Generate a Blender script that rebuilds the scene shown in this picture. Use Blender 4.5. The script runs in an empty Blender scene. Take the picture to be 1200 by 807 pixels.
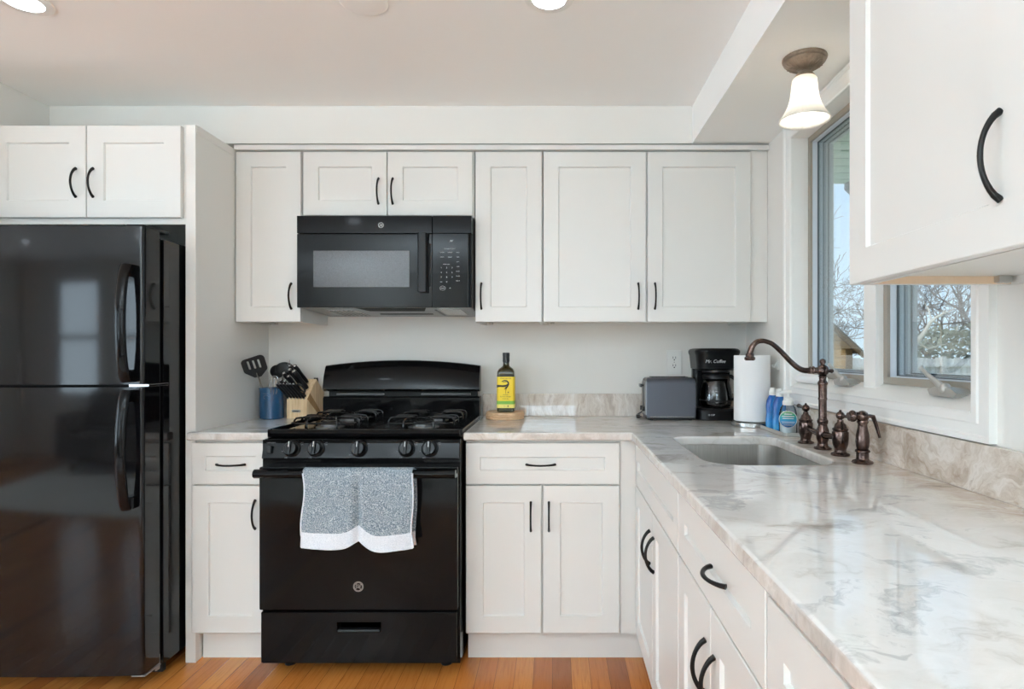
import bpy, bmesh, math, random
from mathutils import Vector, Matrix
random.seed(7)
PI = math.pi
scene = bpy.context.scene
COL = scene.collection

# ------------------------------------------------------------------ camera, world, sun, exposure
cam_data = bpy.data.cameras.new('camera')
cam_data.sensor_fit = 'HORIZONTAL'
cam_data.sensor_width = 36.0
cam_data.lens = 36.0 * 708.0 / 1200.0
cam_data.shift_x = -51.0 / 1200.0
cam_data.shift_y = 11.5 / 1200.0
cam_data.clip_start = 0.02
cam_data.clip_end = 300
cam = bpy.data.objects.new('camera', cam_data)
cam.location = (0, 0, 1.22)
cam.rotation_euler = (PI / 2, 0, 0)
COL.objects.link(cam)
scene.camera = cam

scene.view_settings.view_transform = 'Standard'
scene.view_settings.look = 'None'
scene.view_settings.gamma = 1.0
scene.view_settings.use_curve_mapping = False
scene.view_settings.exposure = -0.04
scene.cycles.diffuse_bounces = 7
scene.cycles.max_bounces = 12
scene.cycles.glossy_bounces = 5
scene.cycles.transparent_max_bounces = 12
scene.cycles.caustics_reflective = True
scene.cycles.caustics_refractive = False
scene.cycles.sample_clamp_indirect = 12.0

CEILING_LAMP = 27.0      # emission of the recessed ceiling diffusers
DAY_WINDOW = 7.2          # area lamps at the mirrored window and the added windows behind
PENDANT_BULB = 60.0
FILL_UPLIGHT = 84.0           # watts of each added, unseen fill uplighter behind the camera
SKY = 2.1

world = bpy.data.worlds.new('world')
scene.world = world
world.use_nodes = True
wn = world.node_tree
wn.nodes.clear()
wo = wn.nodes.new('ShaderNodeOutputWorld')
wb = wn.nodes.new('ShaderNodeBackground')
wt = wn.nodes.new('ShaderNodeTexCoord')
ws = wn.nodes.new('ShaderNodeSeparateXYZ')
wr = wn.nodes.new('ShaderNodeValToRGB')
wn.links.new(wt.outputs['Generated'], ws.inputs[0])
wn.links.new(ws.outputs['Z'], wr.inputs[0])
wr.color_ramp.elements[0].position = 0.0
wr.color_ramp.elements[0].color = (0.62, 0.78, 0.90, 1)
wr.color_ramp.elements[1].position = 0.6
wr.color_ramp.elements[1].color = (0.36, 0.60, 0.92, 1)
wn.links.new(wr.outputs[0], wb.inputs[0])
wb.inputs[1].default_value = SKY
wn.links.new(wb.outputs[0], wo.inputs[0])

sun_data = bpy.data.lights.new('sun', 'SUN')
sun_data.energy = 3.6
sun_data.angle = 0.01
sun_data.color = (1, 0.95, 0.86)
sun = bpy.data.objects.new('sun', sun_data)
sun.rotation_euler = Vector((0.62, 0.25, -0.72)).to_track_quat('-Z', 'Y').to_euler()
COL.objects.link(sun)

# ------------------------------------------------------------------ materials
def srgb(r, g, b):
    f = lambda c: (c / 255 / 12.92) if c / 255 <= 0.04045 else ((c / 255 + 0.055) / 1.055) ** 2.4
    return (f(r), f(g), f(b), 1.0)

class NT:
    def __init__(s, name):
        s.m = bpy.data.materials.new(name)
        s.m.use_nodes = True
        s.t = s.m.node_tree
        s.t.nodes.clear()
        s.out = s.n('ShaderNodeOutputMaterial')
    def n(s, typ, **kw):
        nd = s.t.nodes.new(typ)
        for k, v in kw.items():
            setattr(nd, k, v)
        return nd
    def l(s, a, b):
        s.t.links.new(a, b)
    def coord(s, scale=(1, 1, 1), rot=(0, 0, 0), loc=(0, 0, 0), src='Object'):
        tc = s.n('ShaderNodeTexCoord')
        mp = s.n('ShaderNodeMapping')
        mp.inputs['Scale'].default_value = scale
        mp.inputs['Rotation'].default_value = rot
        mp.inputs['Location'].default_value = loc
        s.l(tc.outputs[src], mp.inputs[0])
        return mp.outputs[0]
    def noise(s, vec, scale=5, detail=3, rough=0.5, dist=0.0):
        nd = s.n('ShaderNodeTexNoise')
        nd.inputs['Scale'].default_value = scale
        nd.inputs['Detail'].default_value = detail
        nd.inputs['Roughness'].default_value = rough
        nd.inputs['Distortion'].default_value = dist
        s.l(vec, nd.inputs['Vector'])
        return nd.outputs['Fac']
    def ramp(s, fac, stops, interp='LINEAR'):
        nd = s.n('ShaderNodeValToRGB')
        cr = nd.color_ramp
        cr.interpolation = interp
        while len(cr.elements) < len(stops):
            cr.elements.new(0.5)
        for e, (p, c) in zip(cr.elements, stops):
            e.position = p
            e.color = c if len(c) == 4 else (*c, 1)
        s.l(fac, nd.inputs[0])
        return nd.outputs[0]
    def mix(s, fac, a, b, mode='MIX'):
        nd = s.n('ShaderNodeMix')
        nd.data_type = 'RGBA'
        nd.blend_type = mode
        for sock, v in ((nd.inputs[0], fac), (nd.inputs[6], a), (nd.inputs[7], b)):
            if hasattr(v, 'is_linked') or hasattr(v, 'links'):
                s.l(v, sock)
            else:
                sock.default_value = v
        return nd.outputs[2]
    def math(s, op, a, b=0.0, c=0.0):
        nd = s.n('ShaderNodeMath')
        nd.operation = op
        for i, v in enumerate((a, b, c)):
            if hasattr(v, 'links'):
                s.l(v, nd.inputs[i])
            else:
                nd.inputs[i].default_value = v
        return nd.outputs[0]
    def bump(s, h, strength=0.2, dist=0.01):
        nd = s.n('ShaderNodeBump')
        nd.inputs['Strength'].default_value = strength
        nd.inputs['Distance'].default_value = dist
        s.l(h, nd.inputs['Height'])
        return nd.outputs[0]
    def pbr(s, color, rough=0.5, metal=0.0, spec=0.5, coat=0.0, coat_rough=0.05, normal=None, trans=0.0, ior=None, emit=None, emit_s=0.0):
        nd = s.n('ShaderNodeBsdfPrincipled')
        for key, v in (('Base Color', color), ('Roughness', rough), ('Metallic', metal), ('Specular IOR Level', spec),
                       ('Coat Weight', coat), ('Coat Roughness', coat_rough), ('Transmission Weight', trans)):
            if hasattr(v, 'links'):
                s.l(v, nd.inputs[key])
            else:
                nd.inputs[key].default_value = v
        if ior: nd.inputs['IOR'].default_value = ior
        if emit:
            nd.inputs['Emission Color'].default_value = emit
            nd.inputs['Emission Strength'].default_value = emit_s
        if normal is not None:
            s.l(normal, nd.inputs['Normal'])
        s.l(nd.outputs[0], s.out.inputs[0])
        return nd

M = {}
def simple(name, col, rough=0.5, metal=0.0, spec=0.5, coat=0.0, noise=None, bump=None, coat_rough=0.05):
    """noise=(scale, amount) mottles the colour; bump=(scale, strength)"""
    t = NT(name)
    c = col
    if noise:
        v = t.coord()
        f = t.noise(v, noise[0], 4)
        lo = tuple(x * (1 - noise[1]) for x in col[:3]) + (1,)
        hi = tuple(min(1, x * (1 + noise[1])) for x in col[:3]) + (1,)
        c = t.ramp(f, [(0.3, lo), (0.7, hi)])
    nrm = None
    if bump:
        v = t.coord()
        nrm = t.bump(t.noise(v, bump[0], 3), bump[1], 0.002)
    t.pbr(c, rough, metal, spec, coat, coat_rough, nrm)
    M[name] = t.m
    return t.m

simple('cabinet_paint', srgb(226, 225, 221), 0.32, noise=(1.5, 0.01), bump=(60, 0.015))
simple('wall_paint', srgb(229, 227, 222), 0.75, noise=(2, 0.012), bump=(90, 0.06))
simple('ceiling_paint', srgb(247, 247, 245), 0.85, noise=(1.3, 0.01), bump=(70, 0.05))
simple('trim_paint', srgb(240, 239, 236), 0.3, noise=(3, 0.008))
simple('plywood', srgb(222, 196, 168), 0.6, noise=(14, 0.06))
simple('black_iron', srgb(30, 28, 27), 0.35, 0.6, noise=(40, 0.1))
simple('black_enamel', srgb(11, 11, 12), 0.08, 0, 0.15, noise=(3, 0.03))
simple('black_satin', srgb(16, 16, 17), 0.28, 0, 0.25, noise=(8, 0.04))
simple('fridge_black', srgb(13, 13, 15), 0.07, 0, 0.36, noise=(4, 0.03), bump=(7, 0.02))
simple('dark_void', srgb(9, 9, 9), 0.7, noise=(8, 0.05))
simple('cast_iron', srgb(26, 26, 27), 0.13, 0.2, noise=(60, 0.1))
simple('steel', srgb(178, 176, 172), 0.25, 1.0, noise=(20, 0.03))
simple('chrome', srgb(205, 205, 205), 0.1, 1.0, noise=(20, 0.02))
simple('grey_metal', srgb(150, 151, 152), 0.38, 0.7, noise=(20, 0.05))
simple('vent_grey', srgb(84, 84, 86), 0.4, noise=(20, 0.04))
simple('burner_metal', srgb(140, 140, 140), 0.3, 0.9, noise=(30, 0.08))
simple('white_plastic', srgb(235, 235, 231), 0.35, noise=(10, 0.01))
simple('white_print', srgb(215, 215, 215), 0.5, noise=(10, 0.01))
simple('grey_print', srgb(120, 122, 126), 0.5, noise=(10, 0.01))
simple('slate_paint', srgb(86, 89, 98), 0.32, 0.35, noise=(5, 0.03))
simple('black_plastic', srgb(24, 24, 26), 0.3, noise=(20, 0.05))
simple('black_nylon', srgb(26, 26, 28), 0.45, noise=(20, 0.06))
simple('crock_blue', srgb(28, 72, 108), 0.14, 0, 0.5, 0.4, noise=(9, 0.08))
simple('paper_towel', srgb(240, 240, 240), 0.9, bump=(220, 0.3))
simple('white_cloth', srgb(240, 240, 240), 0.9, bump=(300, 0.4))
simple('tray_grey', srgb(168, 168, 164), 0.4, noise=(12, 0.03))
simple('label_yellow', srgb(238, 205, 40), 0.45, noise=(20, 0.03))
simple('label_pale', srgb(240, 226, 120), 0.45, noise=(20, 0.03))
simple('label_green', srgb(120, 178, 60), 0.45, noise=(20, 0.03))
simple('label_ink', srgb(28, 22, 14), 0.5, noise=(20, 0.03))
simple('shed_trim', srgb(120, 92, 60), 0.7, noise=(6, 0.08))
simple('shed_roofing', srgb(84, 80, 76), 0.85, noise=(9, 0.12))
simple('bark_pale', srgb(214, 205, 188), 0.8, noise=(7, 0.14))
simple('bark_grey', srgb(128, 118, 112), 0.85, noise=(7, 0.14))
simple('bin_grey', srgb(96, 100, 104), 0.5, noise=(7, 0.05))
simple('gutter', srgb(120, 118, 112), 0.4, noise=(7, 0.05))
simple('window_frame_tan', srgb(158, 150, 138), 0.45, noise=(10, 0.03))
simple('window_vinyl', srgb(205, 212, 220), 0.35, noise=(10, 0.02))
simple('gasket', srgb(84, 90, 94), 0.6, noise=(10, 0.04))
simple('crank_metal', srgb(186, 183, 178), 0.35, 0.5, noise=(30, 0.05))
simple('concrete', srgb(150, 148, 144), 0.9, noise=(7, 0.08))
simple('badge_silver', srgb(190, 188, 184), 0.3, 0.8, noise=(50, 0.04))
simple('bounce_rug_wool', srgb(226, 224, 218), 0.95, bump=(300, 0.3))
simple('sofa_fabric', srgb(110, 104, 98), 0.9, noise=(40, 0.1))

# oil rubbed bronze with coppery wear
t = NT('bronze')
v = t.coord()
c = t.ramp(t.noise(v, 30, 5, 0.6), [(0.3, srgb(52, 42, 40)), (0.55, srgb(96, 78, 72)), (0.8, srgb(150, 130, 122))])
t.pbr(c, 0.17, 0.9); M['bronze'] = t.m
t = NT('antique_bronze')
v = t.coord()
c = t.ramp(t.noise(v, 25, 5, 0.6), [(0.3, srgb(120, 104, 90)), (0.7, srgb(168, 152, 136))])
t.pbr(c, 0.42, 0.3); M['antique_bronze'] = t.m

# brushed sink steel: fine streaks down the bowl
t = NT('brushed_steel')
v = t.coord((60, 60, 1))
c = t.ramp(t.noise(v, 4, 4), [(0.3, srgb(190, 188, 184)), (0.7, srgb(204, 202, 198))])
t.pbr(c, 0.3, 0.9); M['brushed_steel'] = t.m

# hardwood planks running away from the camera
t = NT('oak_floor')
tc = t.n('ShaderNodeTexCoord')
mp = t.n('ShaderNodeMapping')
mp.inputs['Rotation'].default_value = (0, 0, PI / 2)
mp.inputs['Location'].default_value = (0.37, 0.012, 0)
t.l(tc.outputs['Object'], mp.inputs[0])
br = t.n('ShaderNodeTexBrick')
br.offset = 0.37; br.offset_frequency = 1
br.inputs['Scale'].default_value = 1.0
br.inputs['Brick Width'].default_value = 0.95
br.inputs['Row Height'].default_value = 0.072
br.inputs['Mortar Size'].default_value = 0.0008
br.inputs['Mortar Smooth'].default_value = 0.2
br.inputs['Color1'].default_value = (0, 0, 0, 1)
br.inputs['Color2'].default_value = (1, 1, 1, 1)
br.inputs['Mortar'].default_value = (0.5, 0.5, 0.5, 1)
t.l(mp.outputs[0], br.inputs[0])
plank = t.ramp(br.outputs['Color'], [(0.0, srgb(132, 78, 40)), (0.08, srgb(172, 100, 46)), (0.3, srgb(186, 114, 52)), (0.6, srgb(192, 121, 56)),
                                     (0.90, srgb(198, 128, 62)), (1.0, srgb(218, 158, 84))])
g = t.noise(t.coord((26, 1.3, 10)), 4, 6, 0.62, 0.8)
grain = t.ramp(g, [(0.3, (0.72, 0.62, 0.52, 1)), (0.52, (1, 1, 1, 1)), (0.75, (1.0, 0.97, 0.93, 1))])
c = t.mix(0.75, plank, grain, 'MULTIPLY')
fine = t.ramp(t.noise(t.coord((160, 3, 10)), 5, 3), [(0.35, (0.86, 0.82, 0.78, 1)), (0.6, (1, 1, 1, 1))])
c = t.mix(0.5, c, fine, 'MULTIPLY')
c = t.mix(br.outputs['Fac'], c, srgb(88, 50, 26))
t.pbr(c, 0.26, 0, 0.4, 0.25, 0.09, t.bump(g, 0.04, 0.002)); M['oak_floor'] = t.m

# polished quartzite: pale field, grey wisps, tan and brown currents near the wall, the range and on the upstand
def stone(name, tan_bias, streak_rot, scl, warp_k=0.26, vein_k=0.85):
    t = NT(name)
    base_v = t.coord()
    warp = t.n('ShaderNodeTexNoise'); warp.inputs['Scale'].default_value = 2.2; warp.inputs['Detail'].default_value = 5; warp.inputs['Roughness'].default_value = 0.6
    t.l(base_v, warp.inputs['Vector'])
    add = t.n('ShaderNodeMixRGB'); add.blend_type = 'LINEAR_LIGHT'; add.inputs[0].default_value = warp_k
    t.l(base_v, add.inputs[1]); t.l(warp.outputs['Color'], add.inputs[2])
    mp = t.n('ShaderNodeMapping'); mp.inputs['Rotation'].default_value = streak_rot; mp.inputs['Scale'].default_value = scl
    t.l(add.outputs[0], mp.inputs[0])
    vec = mp.outputs[0]
    f1 = t.noise(vec, 1.7, 9, 0.66, 0.3)
    f2 = t.noise(vec, 3.4, 9, 0.68, 0.7)
    f3 = t.noise(vec, 2.6, 10, 0.72, 0.5)
    pale = t.ramp(f1, [(0.30, srgb(160, 156, 150)), (0.38, srgb(196, 192, 186)), (0.45, srgb(218, 216, 213)), (0.56, srgb(224, 223, 221)), (0.61, srgb(190, 190, 190)), (0.66, srgb(216, 214, 210)), (0.76, srgb(192, 182, 170))])
    tan = t.ramp(f2, [(0.28, srgb(134, 114, 100)), (0.40, srgb(178, 160, 144)), (0.52, srgb(206, 194, 182)), (0.60, srgb(222, 214, 206)), (0.72, srgb(176, 160, 146))])
    sep = t.n('ShaderNodeSeparateXYZ'); t.l(t.coord(), sep.inputs[0])
    def smooth(val, a, b):
        nd = t.n('ShaderNodeMapRange'); nd.interpolation_type = 'SMOOTHSTEP'
        t.l(val, nd.inputs[0]); nd.inputs[1].default_value = a; nd.inputs[2].default_value = b
        return nd.outputs[0]
    near_wall = smooth(sep.outputs['X'], 0.14, 0.30)
    near_range = smooth(sep.outputs['X'], -0.10, -0.80)
    f = t.math('MAXIMUM', t.math('MULTIPLY', near_wall, 1.1), t.math('MULTIPLY', near_range, 0.45))
    blot = t.ramp(t.noise(vec, 1.0, 5, 0.6, 0.4), [(0.46, (0, 0, 0, 1)), (0.72, (1, 1, 1, 1))])
    f = t.math('ADD', t.math('MULTIPLY', f, 0.75), t.math('MULTIPLY', blot, 0.28))
    f = t.math('ADD', f, tan_bias)
    f.node.use_clamp = True
    c = t.mix(f, pale, tan)
    vein = t.ramp(f3, [(0.29, (0.42, 0.41, 0.42, 1)), (0.335, (0.80, 0.80, 0.80, 1)), (0.37, (1, 1, 1, 1))])
    c = t.mix(vein_k, c, vein, 'MULTIPLY')
    t.pbr(c, 0.022, 0, 0.8, 0.0)
    M[name] = t.m
stone('stone_top', 0.0, (0, 0, math.radians(-28)), (1.5, 3.6, 2))
stone('stone_edge', 0.40, (0, math.radians(30), math.radians(25)), (3.2, 2.6, 1.6))
stone('stone_upstand', 0.52, (0, math.radians(20), 0), (7.0, 2.6, 1.4), 0.10, 0.6)
stone('stone_upstand_side', 0.30, (math.radians(-18), 0, 0), (2.0, 1.6, 4.0), 0.22, 0.7)

# light maple of the knife block, straight grain
t = NT('maple')
c = t.ramp(t.noise(t.coord((26, 26, 2)), 4, 5), [(0.3, srgb(214, 180, 138)), (0.7, srgb(240, 214, 176))])
t.pbr(c, 0.45); M['maple'] = t.m
t = NT('walnut_stripe')
c = t.ramp(t.noise(t.coord((26, 26, 2)), 4, 5), [(0.3, srgb(150, 112, 70)), (0.7, srgb(176, 136, 90))])
t.pbr(c, 0.45); M['walnut_stripe'] = t.m
t = NT('beech')
c = t.ramp(t.noise(t.coord((8, 40, 60)), 4, 5), [(0.3, srgb(206, 164, 124)), (0.7, srgb(232, 198, 160))])
t.pbr(c, 0.5); M['beech'] = t.m
# shed clapboards
t = NT('shed_siding')
sep = t.n('ShaderNodeSeparateXYZ'); t.l(t.coord(), sep.inputs[0])
fr = t.math('FRACT', t.math('MULTIPLY', sep.outputs['Z'], 7.0))
c = t.ramp(fr, [(0.0, srgb(120, 84, 46)), (0.12, srgb(206, 158, 98)), (1.0, srgb(214, 168, 110))])
c = t.mix(0.4, c, t.ramp(t.noise(t.coord((3, 3, 20)), 3, 4), [(0.3, (0.75, 0.7, 0.65, 1)), (0.7, (1, 1, 1, 1))]), 'MULTIPLY')
t.pbr(c, 0.8); M['shed_siding'] = t.m
# eave boards, pale green
t = NT('eave_boards')
sep = t.n('ShaderNodeSeparateXYZ'); t.l(t.coord(), sep.inputs[0])
fr = t.math('FRACT', t.math('MULTIPLY', sep.outputs['Y'], 8.0))
c = t.ramp(fr, [(0.0, srgb(96, 116, 100)), (0.12, srgb(196, 214, 196)), (1.0, srgb(212, 226, 212))])
t.pbr(c, 0.6); M['eave_boards'] = t.m
# fence
t = NT('fence_wood')
c = t.ramp(t.noise(t.coord((6, 6, 1.2)), 3, 5), [(0.3, srgb(196, 192, 186)), (0.7, srgb(232, 230, 226))])
t.pbr(c, 0.85); M['fence_wood'] = t.m
t = NT('lawn')
c = t.ramp(t.noise(t.coord(), 1.5, 8, 0.7), [(0.3, srgb(150, 146, 112)), (0.7, srgb(196, 190, 152))])
t.pbr(c, 0.95); M['lawn'] = t.m
t = NT('hedge_leaf')
c = t.ramp(t.noise(t.coord(), 3, 4), [(0.3, srgb(104, 108, 86)), (0.7, srgb(172, 172, 150))])
t.pbr(c, 0.8); M['hedge_leaf'] = t.m
# terry towel: blue grey loops flecked with white
t = NT('terry')
v = t.coord()
n1 = t.noise(v, 330, 2, 0.6)
c = t.ramp(n1, [(0.36, srgb(92, 106, 116)), (0.5, srgb(134, 147, 157)), (0.64, srgb(204, 209, 212))])
t.pbr(c, 0.95, 0, 0.1, normal=t.bump(n1, 0.9, 0.004)); M['terry'] = t.m
t = NT('towel_band')
n1 = t.noise(t.coord((1, 1, 3)), 220, 2)
c = t.ramp(n1, [(0.4, srgb(206, 211, 218)), (0.6, srgb(228, 231, 236))])
t.pbr(c, 0.9, 0, 0.1, normal=t.bump(n1, 0.3, 0.002)); M['towel_band'] = t.m
# microwave window: screened glass, grey that also stands in for a mirrored bright ceiling
t = NT('screened_glass')
c = t.ramp(t.noise(t.coord(), 600, 1), [(0.4, srgb(74, 75, 78)), (0.6, srgb(90, 91, 95))])
t.pbr(c, 0.12, 0.0, 0.3); M['screened_glass'] = t.m
# clear glass for panes: mostly transparent with a fresnel reflection
def pane(name, tint, refl=1.0):
    t = NT(name)
    tr = t.n('ShaderNodeBsdfTransparent'); tr.inputs[0].default_value = tint
    gl = t.n('ShaderNodeBsdfGlossy'); gl.inputs['Roughness'].default_value = 0.01
    fr = t.n('ShaderNodeFresnel'); fr.inputs[0].default_value = 1.45
    mx = t.n('ShaderNodeMixShader')
    t.l(t.math('MULTIPLY', fr.outputs[0], refl), mx.inputs[0]); t.l(tr.outputs[0], mx.inputs[1]); t.l(gl.outputs[0], mx.inputs[2])
    t.l(mx.outputs[0], t.out.inputs[0]); M[name] = t.m
pane('window_glass', (0.96, 0.98, 0.98, 1), 0.6)
pane('carafe_glass', (0.80, 0.82, 0.84, 1), 1.6)
pane('clear_plastic', (0.85, 0.92, 0.96, 1), 1.0)
t = NT('oil_glass'); t.pbr(srgb(46, 42, 14), 0.05, 0, 0.6, 0.3); M['oil_glass'] = t.m
t = NT('soap_blue')
c = t.ramp(t.noise(t.coord((1, 1, 0.6)), 18, 3), [(0.35, srgb(20, 82, 160)), (0.6, srgb(52, 146, 214)), (0.75, srgb(110, 190, 225))])
t.pbr(c, 0.12, 0, 0.5, 0.2); M['soap_blue'] = t.m
t = NT('soap_label')
sep = t.n('ShaderNodeSeparateXYZ'); t.l(t.coord(), sep.inputs[0])
c = t.ramp(t.math('MULTIPLY', sep.outputs['Z'], 10.0), [(0.2, srgb(40, 90, 150)), (0.5, srgb(40, 140, 190)), (0.72, srgb(30, 150, 120)), (1.0, srgb(190, 205, 90))])
t.pbr(c, 0.35); M['soap_label'] = t.m
# frosted shade: lets the bulb's light through
t = NT('frosted_glass')
df = t.n('ShaderNodeBsdfDiffuse'); df.inputs[0].default_value = (0.94, 0.93, 0.90, 1)
tl = t.n('ShaderNodeBsdfTranslucent'); tl.inputs[0].default_value = (0.95, 0.92, 0.87, 1)
gl = t.n('ShaderNodeBsdfGlossy'); gl.inputs['Roughness'].default_value = 0.3
m1 = t.n('ShaderNodeMixShader'); m1.inputs[0].default_value = 0.6
m2 = t.n('ShaderNodeMixShader'); m2.inputs[0].default_value = 0.04
t.l(df.outputs[0], m1.inputs[1]); t.l(tl.outputs[0], m1.inputs[2]); t.l(m1.outputs[0], m2.inputs[1]); t.l(gl.outputs[0], m2.inputs[2])
t.l(m2.outputs[0], t.out.inputs[0]); M['frosted_glass'] = t.m
def emitter(name, col, s):
    t = NT(name)
    e = t.n('ShaderNodeEmission'); e.inputs[0].default_value = col; e.inputs[1].default_value = s
    t.l(e.outputs[0], t.out.inputs[0]); M[name] = t.m
emitter('lamp_diffuser', (0.82, 0.91, 1, 1), CEILING_LAMP)
emitter('bulb_glow', (1, 0.93, 0.82, 1), PENDANT_BULB)

# ------------------------------------------------------------------ mesh helpers
def origin_of(o):
    v = Vector((0, 0, 0))
    while o is not None:
        v = v + Vector(o.location)
        o = o.parent
    return v

class MB:
    def __init__(s):
        s.bm = bmesh.new()
    def add(s, tmp, mat=None, mi=0):
        vm = {}
        for v in tmp.verts:
            vm[v] = s.bm.verts.new(mat @ v.co if mat else v.co)
        for f in tmp.faces:
            try:
                nf = s.bm.faces.new([vm[v] for v in f.verts])
                nf.material_index = mi
            except ValueError:
                pass
        tmp.free()
        return s
    def box(s, x0, x1, y0, y1, z0, z1, bev=0.0, seg=2, mi=0, mat=None):
        x0, x1 = min(x0, x1), max(x0, x1); y0, y1 = min(y0, y1), max(y0, y1); z0, z1 = min(z0, z1), max(z0, z1)
        t = bmesh.new()
        bmesh.ops.create_cube(t, size=1)
        for v in t.verts:
            v.co = Vector(((x0 + x1) / 2 + v.co.x * (x1 - x0), (y0 + y1) / 2 + v.co.y * (y1 - y0), (z0 + z1) / 2 + v.co.z * (z1 - z0)))
        if bev > 0:
            b = min(bev, (x1 - x0) * .49, (y1 - y0) * .49, (z1 - z0) * .49)
            bmesh.ops.bevel(t, geom=list(t.edges), offset=b, segments=seg, profile=0.6, affect='EDGES')
        return s.add(t, mat, mi)
    def tube(s, pts, r, n=12, closed=False, mi=0, flat=1.0, up=None, caps=True):
        pts = [Vector(p) for p in pts]
        k = len(pts)
        rs = r if isinstance(r, (list, tuple)) else [r] * k
        rings = []
        prev = None
        for i, p in enumerate(pts):
            if closed:
                d = (pts[(i + 1) % k] - pts[i - 1])
            else:
                d = pts[min(i + 1, k - 1)] - pts[max(i - 1, 0)]
            if d.length < 1e-9: d = Vector((0, 0, 1))
            d.normalize()
            if prev is None:
                a = Vector(up) if up else (Vector((0, 0, 1)) if abs(d.z) < 0.9 else Vector((1, 0, 0)))
            else:
                a = prev
            a = (a - d * a.dot(d))
            if a.length < 1e-6: a = d.orthogonal()
            a.normalize(); prev = a
            b = d.cross(a)
            rings.append([s.bm.verts.new(p + a * math.cos(2 * PI * j / n) * rs[i] + b * math.sin(2 * PI * j / n) * rs[i] * flat) for j in range(n)])
        for i in range(k if closed else k - 1):
            A, B = rings[i], rings[(i + 1) % k]
            for j in range(n):
                f = s.bm.faces.new((A[j], A[(j + 1) % n], B[(j + 1) % n], B[j])); f.material_index = mi
        if caps and not closed:
            for R in (rings[0][::-1], rings[-1]):
                f = s.bm.faces.new(R); f.material_index = mi
        return s
    def lathe(s, prof, c=(0, 0, 0), n=32, mat=None, mi=0, flute=None, caps=True):
        """prof: list of (r, z); flute=(count, depth) ripples the radius"""
        c = Vector(c)
        rings = []
        for r, z in prof:
            ring = []
            for j in range(n):
                a = 2 * PI * j / n
                rr = r
                if flute: rr = r * (1 + flute[1] * math.cos(flute[0] * a))
                v = Vector((rr * math.cos(a), rr * math.sin(a), z))
                v = (mat @ v) if mat else v + c
                ring.append(s.bm.verts.new(v))
            rings.append(ring)
        for A, B in zip(rings, rings[1:]):
            for j in range(n):
                f = s.bm.faces.new((A[j], A[(j + 1) % n], B[(j + 1) % n], B[j])); f.material_index = mi
        if caps:
            for ring, (r, z) in ((rings[0][::-1], prof[0]), (rings[-1], prof[-1])):
                if r > 1e-5:
                    f = s.bm.faces.new(ring); f.material_index = mi
        return s
    def prism(s, poly, a, b, axis='y', bev=0.0, seg=2, mi=0, mat=None):
        """poly: 2-D points; axis y -> (x, z) extruded over y, x -> (y, z) over x, z -> (x, y) over z"""
        t = bmesh.new()
        def P(p, q):
            return {'y': (p[0], q, p[1]), 'x': (q, p[0], p[1]), 'z': (p[0], p[1], q)}[axis]
        A = [t.verts.new(P(p, a)) for p in poly]
        B = [t.verts.new(P(p, b)) for p in poly]
        t.faces.new(A); t.faces.new(B[::-1])
        n = len(poly)
        for i in range(n):
            t.faces.new((A[i], B[i], B[(i + 1) % n], A[(i + 1) % n]))
        bmesh.ops.recalc_face_normals(t, faces=t.faces)
        if bev > 0:
            bmesh.ops.bevel(t, geom=list(t.edges), offset=bev, segments=seg, profile=0.6, affect='EDGES')
        return s.add(t, mat, mi)
    def sphere(s, c, r, n=16, m=10, scale=(1, 1, 1), mi=0):
        t = bmesh.new()
        bmesh.ops.create_uvsphere(t, u_segments=n, v_segments=m, radius=r)
        for v in t.verts:
            v.co = Vector((v.co.x * scale[0] + c[0], v.co.y * scale[1] + c[1], v.co.z * scale[2] + c[2]))
        return s.add(t, None, mi)
    def build(s, name, mats, parent=None, local=False, smooth=True, angle=35, xf=None):
        if xf: s.bm.transform(xf)
        bmesh.ops.recalc_face_normals(s.bm, faces=s.bm.faces)
        me = bpy.data.meshes.new(name)
        off = Vector((0, 0, 0)) if (local or parent is None) else origin_of(parent)
        if off.length: s.bm.transform(Matrix.Translation(-off))
        s.bm.to_mesh(me); s.bm.free()
        if not isinstance(mats, (list, tuple)): mats = [mats]
        for m in mats: me.materials.append(M[m])
        if smooth:
            me.polygons.foreach_set('use_smooth', [True] * len(me.polygons))
            me.set_sharp_from_angle(angle=math.radians(angle))
        o = bpy.data.objects.new(name, me)
        COL.objects.link(o)
        if parent is not None: o.parent = parent
        if smooth and len(me.polygons) < 4000:
            wm = o.modifiers.new('weighted_normals', 'WEIGHTED_NORMAL'); wm.keep_sharp = True; wm.weight = 100
        return o

def tag(o, label=None, cat=None, group=None, kind=None):
    if label: o['label'] = label
    if cat: o['category'] = cat
    if group: o['group'] = group
    if kind: o['kind'] = kind
    return o
def thing(name, loc, label, cat, group=None, rotz=0):
    o = bpy.data.objects.new(name, None)
    o.empty_display_size = 0.05
    COL.objects.link(o)
    o.location = loc; o.rotation_euler = (0, 0, rotz)
    return tag(o, label, cat, group)
def struct(o, label=None):
    o['kind'] = 'structure'
    if label: o['label'] = label
    return o

def text(s, body, size, mat, depth=0.0004):
    """adds lettering to MB s; mat places the x-y plane text"""
    cu = bpy.data.curves.new('lettering', 'FONT')
    cu.body = body; cu.size = size; cu.align_x = 'CENTER'; cu.align_y = 'CENTER'; cu.extrude = depth; cu.resolution_u = 3
    ob = bpy.data.objects.new('lettering', cu)
    me = ob.to_mesh()
    t = bmesh.new(); t.from_mesh(me)
    ob.to_mesh_clear()
    bpy.data.objects.remove(ob); bpy.data.curves.remove(cu)
    return s.add(t, mat)
def facing_front(x, y, z, shear=0.0):      # lettering that faces -y
    return Matrix.Translation((x, y, z)) @ Matrix(((1, shear, 0, 0), (0, 0, -1, 0), (0, 1, 0, 0), (0, 0, 0, 1)))

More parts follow.
